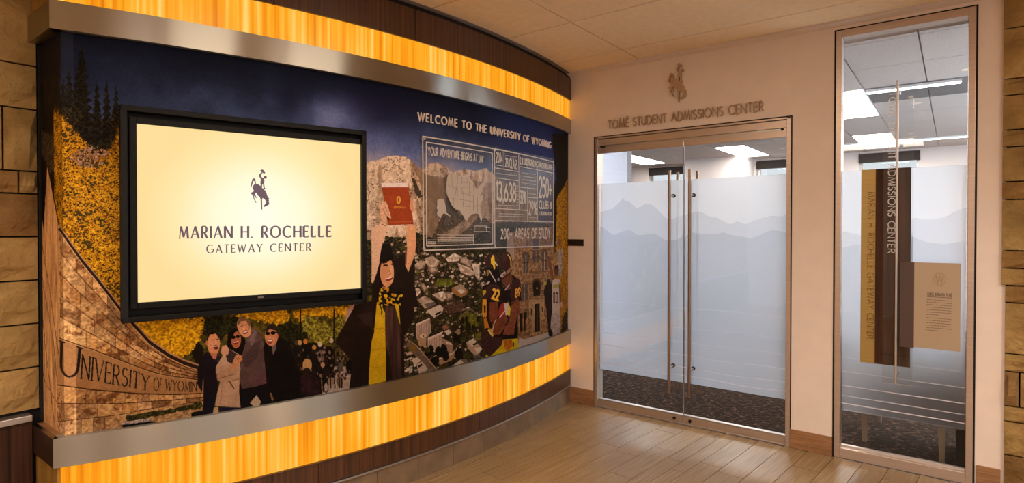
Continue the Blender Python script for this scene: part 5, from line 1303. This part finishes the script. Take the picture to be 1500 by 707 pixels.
# ------------------------------------------------------------------ raised emblem and name over the door, and the small room sign
# emblem
eb = horse(-1.878, -1.728, 2.952, 2.632)
em = empty('raised_emblem', (-1.80, WALLY, 2.63), label='tan raised bucking horse and rider emblem high on the wall over the door', cat='emblem')
prism(wfn(WALLY), eb, 0, .022, 'horse_and_rider', M['letter'], em)
nm_ = empty('raised_name_lettering', (-1.8, WALLY, 2.50), label='row of tan raised capital letters on the wall just above the glass door', cat='lettering')
letters(nm_, fit('TOMÉ STUDENT ADMISSIONS CENTER', [(-2.435, 2.556), (-1.14, 2.556), (-1.14, 2.486), (-2.435, 2.486)], gap=.26, w=.13), wfn(WALLY), 0, .018, M['letter'])
rsn = empty('room_sign', (-2.77, WALLY, 1.43), label='small dark bronze room sign on the plaster between mural and door', cat='sign')
pA, pB = onY(832, 351, WALLY), onY(855, 362, WALLY)
box('plate', (pA.x, WALLY - .010, 1.448), (pB.x, WALLY, 1.505), M['dark_bronze'], rsn, .0015)
box('raised_lip', (pA.x, WALLY - .013, 1.445), (pB.x, WALLY, 1.450), M['gap'], rsn)

# ------------------------------------------------------------------ the office behind the glass
OX0, OX1, OY0, OY1, OH = -7.0, 2.6, WALLY + TH_W, 11.5, 2.92
of_floor = box('floor_office', (OX0, OY0 - .03, -.05), (OX1, OY1, .0), M['carpet']); tag(of_floor, kind='structure')
of_ceil = box('ceiling_office', (OX0, OY0, OH + .012), (OX1, OY1 + .1, OH + .06), M['office_grid']); tag(of_ceil, kind='structure')
PX_, PY_ = .485, .775
LIGHTS = [(-1.17, -.685, 6.35, 7.90), (-1.17, -.685, 9.45, 11.0), (-3.11, -2.625, 9.45, 11.0), (-5.05, -4.565, 9.45, 11.0), (.77, 1.255, 6.35, 7.90), (.77, 1.255, 9.45, 11.0)]  # the last two are unseen, added to brighten the frosted film
xi = [-.20 + PX_ * k for k in range(-14, 6)]; yi = [4.80 + PY_ * k for k in range(0, 9)]; yi = [OY0] + yi
tile_cache = {}
for i in range(len(xi) - 1):
    for j in range(len(yi)):
        x0, x1 = xi[i], xi[i + 1]; y0 = yi[j]; y1 = yi[j + 1] if j + 1 < len(yi) else OY1
        mx, my = (x0 + x1) / 2, (y0 + y1) / 2
        if any(a < mx < b and c < my < d for a, b, c, d in LIGHTS): continue
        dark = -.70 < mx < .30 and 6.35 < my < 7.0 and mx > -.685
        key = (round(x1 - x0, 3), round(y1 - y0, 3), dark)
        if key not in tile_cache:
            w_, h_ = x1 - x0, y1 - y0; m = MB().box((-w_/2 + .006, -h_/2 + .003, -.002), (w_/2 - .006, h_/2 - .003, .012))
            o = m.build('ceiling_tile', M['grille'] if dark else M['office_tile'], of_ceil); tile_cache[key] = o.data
        else: o = link('ceiling_tile', tile_cache[key], of_ceil)
        o.location = Vector((mx, my, OH)) - of_ceil.location
lab = ['bright flat ceiling light nearest the glass, seen through the tall side window', 'smaller bright ceiling light farther back, seen through the tall side window',
       'bright ceiling light seen through the right glass door leaf', 'bright ceiling light seen through the left glass door leaf', 'flat office ceiling light nearest the glass, behind the stone pier', 'flat office ceiling light farther back, behind the stone pier']
for (x0, x1, y0, y1), lb in zip(LIGHTS, lab):
    t = empty('ceiling_light', ((x0+x1)/2, (y0+y1)/2, OH), label=lb, cat='light', group='office ceiling lights')
    box('frame', (x0 + .003, y0 + .003, OH - .004), (x1 - .003, y1 - .003, OH + .012), M['white_metal'], t)
    box('diffuser', (x0 + .02, y0 + .02, OH - .008), (x1 - .02, y1 - .02, OH - .0045), M['panel_light'], t)
for (pxa, pxb, lb) in (((1268, 136.4), (1409, 121.5), 'thin bright linear light across the office ceiling nearer the side window'), ((1233, 213), (1427, 201), 'thin bright linear light far back on the office ceiling')):
    A_, B_ = onZ(*pxa, OH - .03), onZ(*pxb, OH - .03); ym = (A_.y + B_.y) / 2
    t = empty('linear_light', ((A_.x + B_.x) / 2, ym, OH), label=lb, cat='light')
    box('housing', (A_.x, ym - .045, OH - .026), (B_.x, ym + .045, OH - .003), M['white_metal'], t)
    box('diffuser', (A_.x + .01, ym - .04, OH - .030), (B_.x - .01, ym + .04, OH - .026), M['linear_light'], t)
# far office wall with its windows
wall_far = empty('wall_far', (0, OY1, 0), kind='structure')
FW = [onY(951, 250, OY1).x, onY(1003, 250, OY1).x, onY(1108, 240, OY1).x, onY(1108, 240, OY1).x + 1.35, onY(1258, 230, OY1).x, onY(1348, 230, OY1).x]
zt = onY(1300, 223, OY1).z
e = OX0
for k_ in range(0, 6, 2):
    box('wall_panel', (e, OY1, 0), (FW[k_], OY1 + .15, OH + .02), M['office_wall'], wall_far)
    box('wall_panel', (FW[k_], OY1, 0), (FW[k_+1], OY1 + .15, .75), M['office_wall'], wall_far); box('wall_panel', (FW[k_], OY1, zt), (FW[k_+1], OY1 + .15, OH + .02), M['office_wall'], wall_far)
    e = FW[k_+1]
    w = empty('window_%d' % (2 + k_ // 2), (FW[k_], OY1, .75), kind='structure')
    box('blind_cassette', (FW[k_], OY1 - .03, zt - .15), (FW[k_+1], OY1 + .08, zt), M['chair_dark'], w, .004)
    for a, b in (((FW[k_], OY1 + .08, .75), (FW[k_] + .05, OY1 + .13, zt)), ((FW[k_+1] - .05, OY1 + .08, .75), (FW[k_+1], OY1 + .13, zt)), ((FW[k_], OY1 + .08, .75), (FW[k_+1], OY1 + .13, .80))): box('window_frame', a, b, M['alu_grey'], w)
    box('glass_pane', (FW[k_] + .04, OY1 + .10, .8), (FW[k_+1] - .04, OY1 + .106, zt), M['solar_glass'], w)
box('wall_panel', (e, OY1, 0), (OX1, OY1 + .15, OH + .02), M['office_wall'], wall_far)
o = box('wall_office_left', (OX0 - .1, OY0, 0), (OX0, OY1 + .15, OH + .05), M['office_wall']); tag(o, kind='structure')
wor = empty('wall_office_right', (OX1, OY0, 0), kind='structure'); e = OY0
for a, b in ((5.1, 7.1), (7.5, 9.5), (OY1 + .15, OY1 + .15)):
    box('wall_panel', (OX1, e, 0), (OX1 + .1, a, OH + .05), M['office_wall'], wor)
    if b > a:
        box('wall_panel', (OX1, a, 0), (OX1 + .1, b, .6), M['office_wall'], wor); box('wall_panel', (OX1, a, 2.7), (OX1 + .1, b, OH + .05), M['office_wall'], wor)
        w = empty('window_5' if a < 7 else 'window_8', (OX1, a, .6), kind='structure'); box('glass_pane', (OX1 + .06, a, .6), (OX1 + .066, b, 2.7), M['glass'], w)
        for y_ in (a, (a + b) / 2 - .025, b - .05): box('window_frame', (OX1 + .04, y_, .6), (OX1 + .08, y_ + .05, 2.7), M['alu_grey'], w)
    e = b
col_l, col_r = onY(1001, 240, 10.75).x, onY(1088, 240, 10.75).x
o = box('wall_column', (col_l, 10.75, 0), (col_r, OY1, OH), M['office_wall']); tag(o, kind='structure')
o = box('wall_partition', (OX0, 6.5, 0), (onY(919, 220, 6.5).x, 6.62, OH), mat('grey_partition_paint', (140, 134, 136), .8)); tag(o, kind='structure')
o = box('baseboard_office', (OX0 + .01, 6.485, 0), (onY(919, 220, 6.5).x, 6.5, .1), M['chair_dark']); tag(o, kind='structure')

# a chair standing with its back to the side window
def chair():
    c = empty('lounge_chair', (-.25, 5.35, 0), label='taupe chair standing with its back close behind the tall side window', cat='chair')
    def leg(x, y, w0=.030, w1=.055, h=.42):
        m = MB((x, y, 0)); vs = []
        for z, w_ in ((0, w0), (h, w1)): vs += [(x - w_/2, y - w_/2, z), (x + w_/2, y - w_/2, z), (x + w_/2, y + w_/2, z), (x - w_/2, y + w_/2, z)]
        m.add(vs, [(0,3,2,1),(4,5,6,7),(0,1,5,4),(1,2,6,5),(2,3,7,6),(3,0,4,7)]); m.build('leg', M['chair'], c, .004)
    for x, y in ((-.525, 5.06), (-.055, 4.93), (-.48, 5.62), (.03, 5.50)): leg(x, y)
    c.rotation_euler = (0, 0, 0)
    def slab(name, pts, y0, y1, m_, shift=-.26):
        vs = []
        for yy in (y0, y1):
            for x, z in pts: vs.append((x, yy + (x + .55) * shift, z))
        n = len(pts); fs = [tuple(range(n))[::-1], tuple(range(n, 2*n))] + [(i, (i+1) % n, n + (i+1) % n, n + i) for i in range(n)]
        cc = sum((Vector(v) for v in vs), Vector()) / len(vs); m = MB(cc); m.add(vs, fs); m.build(name, m_, c, .006)
    slab('backrest', [(-.56, .37), (.46, .37), (.47, .80), (.42, .86), (-.50, .86), (-.56, .80)], 5.02, 5.10, M['chair'])
    slab('seat', [(-.55, .36), (.45, .36), (.45, .44), (-.55, .44)], 5.10, 5.66, M['chair_dark'])
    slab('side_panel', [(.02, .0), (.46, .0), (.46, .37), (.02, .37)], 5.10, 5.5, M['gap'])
chair()
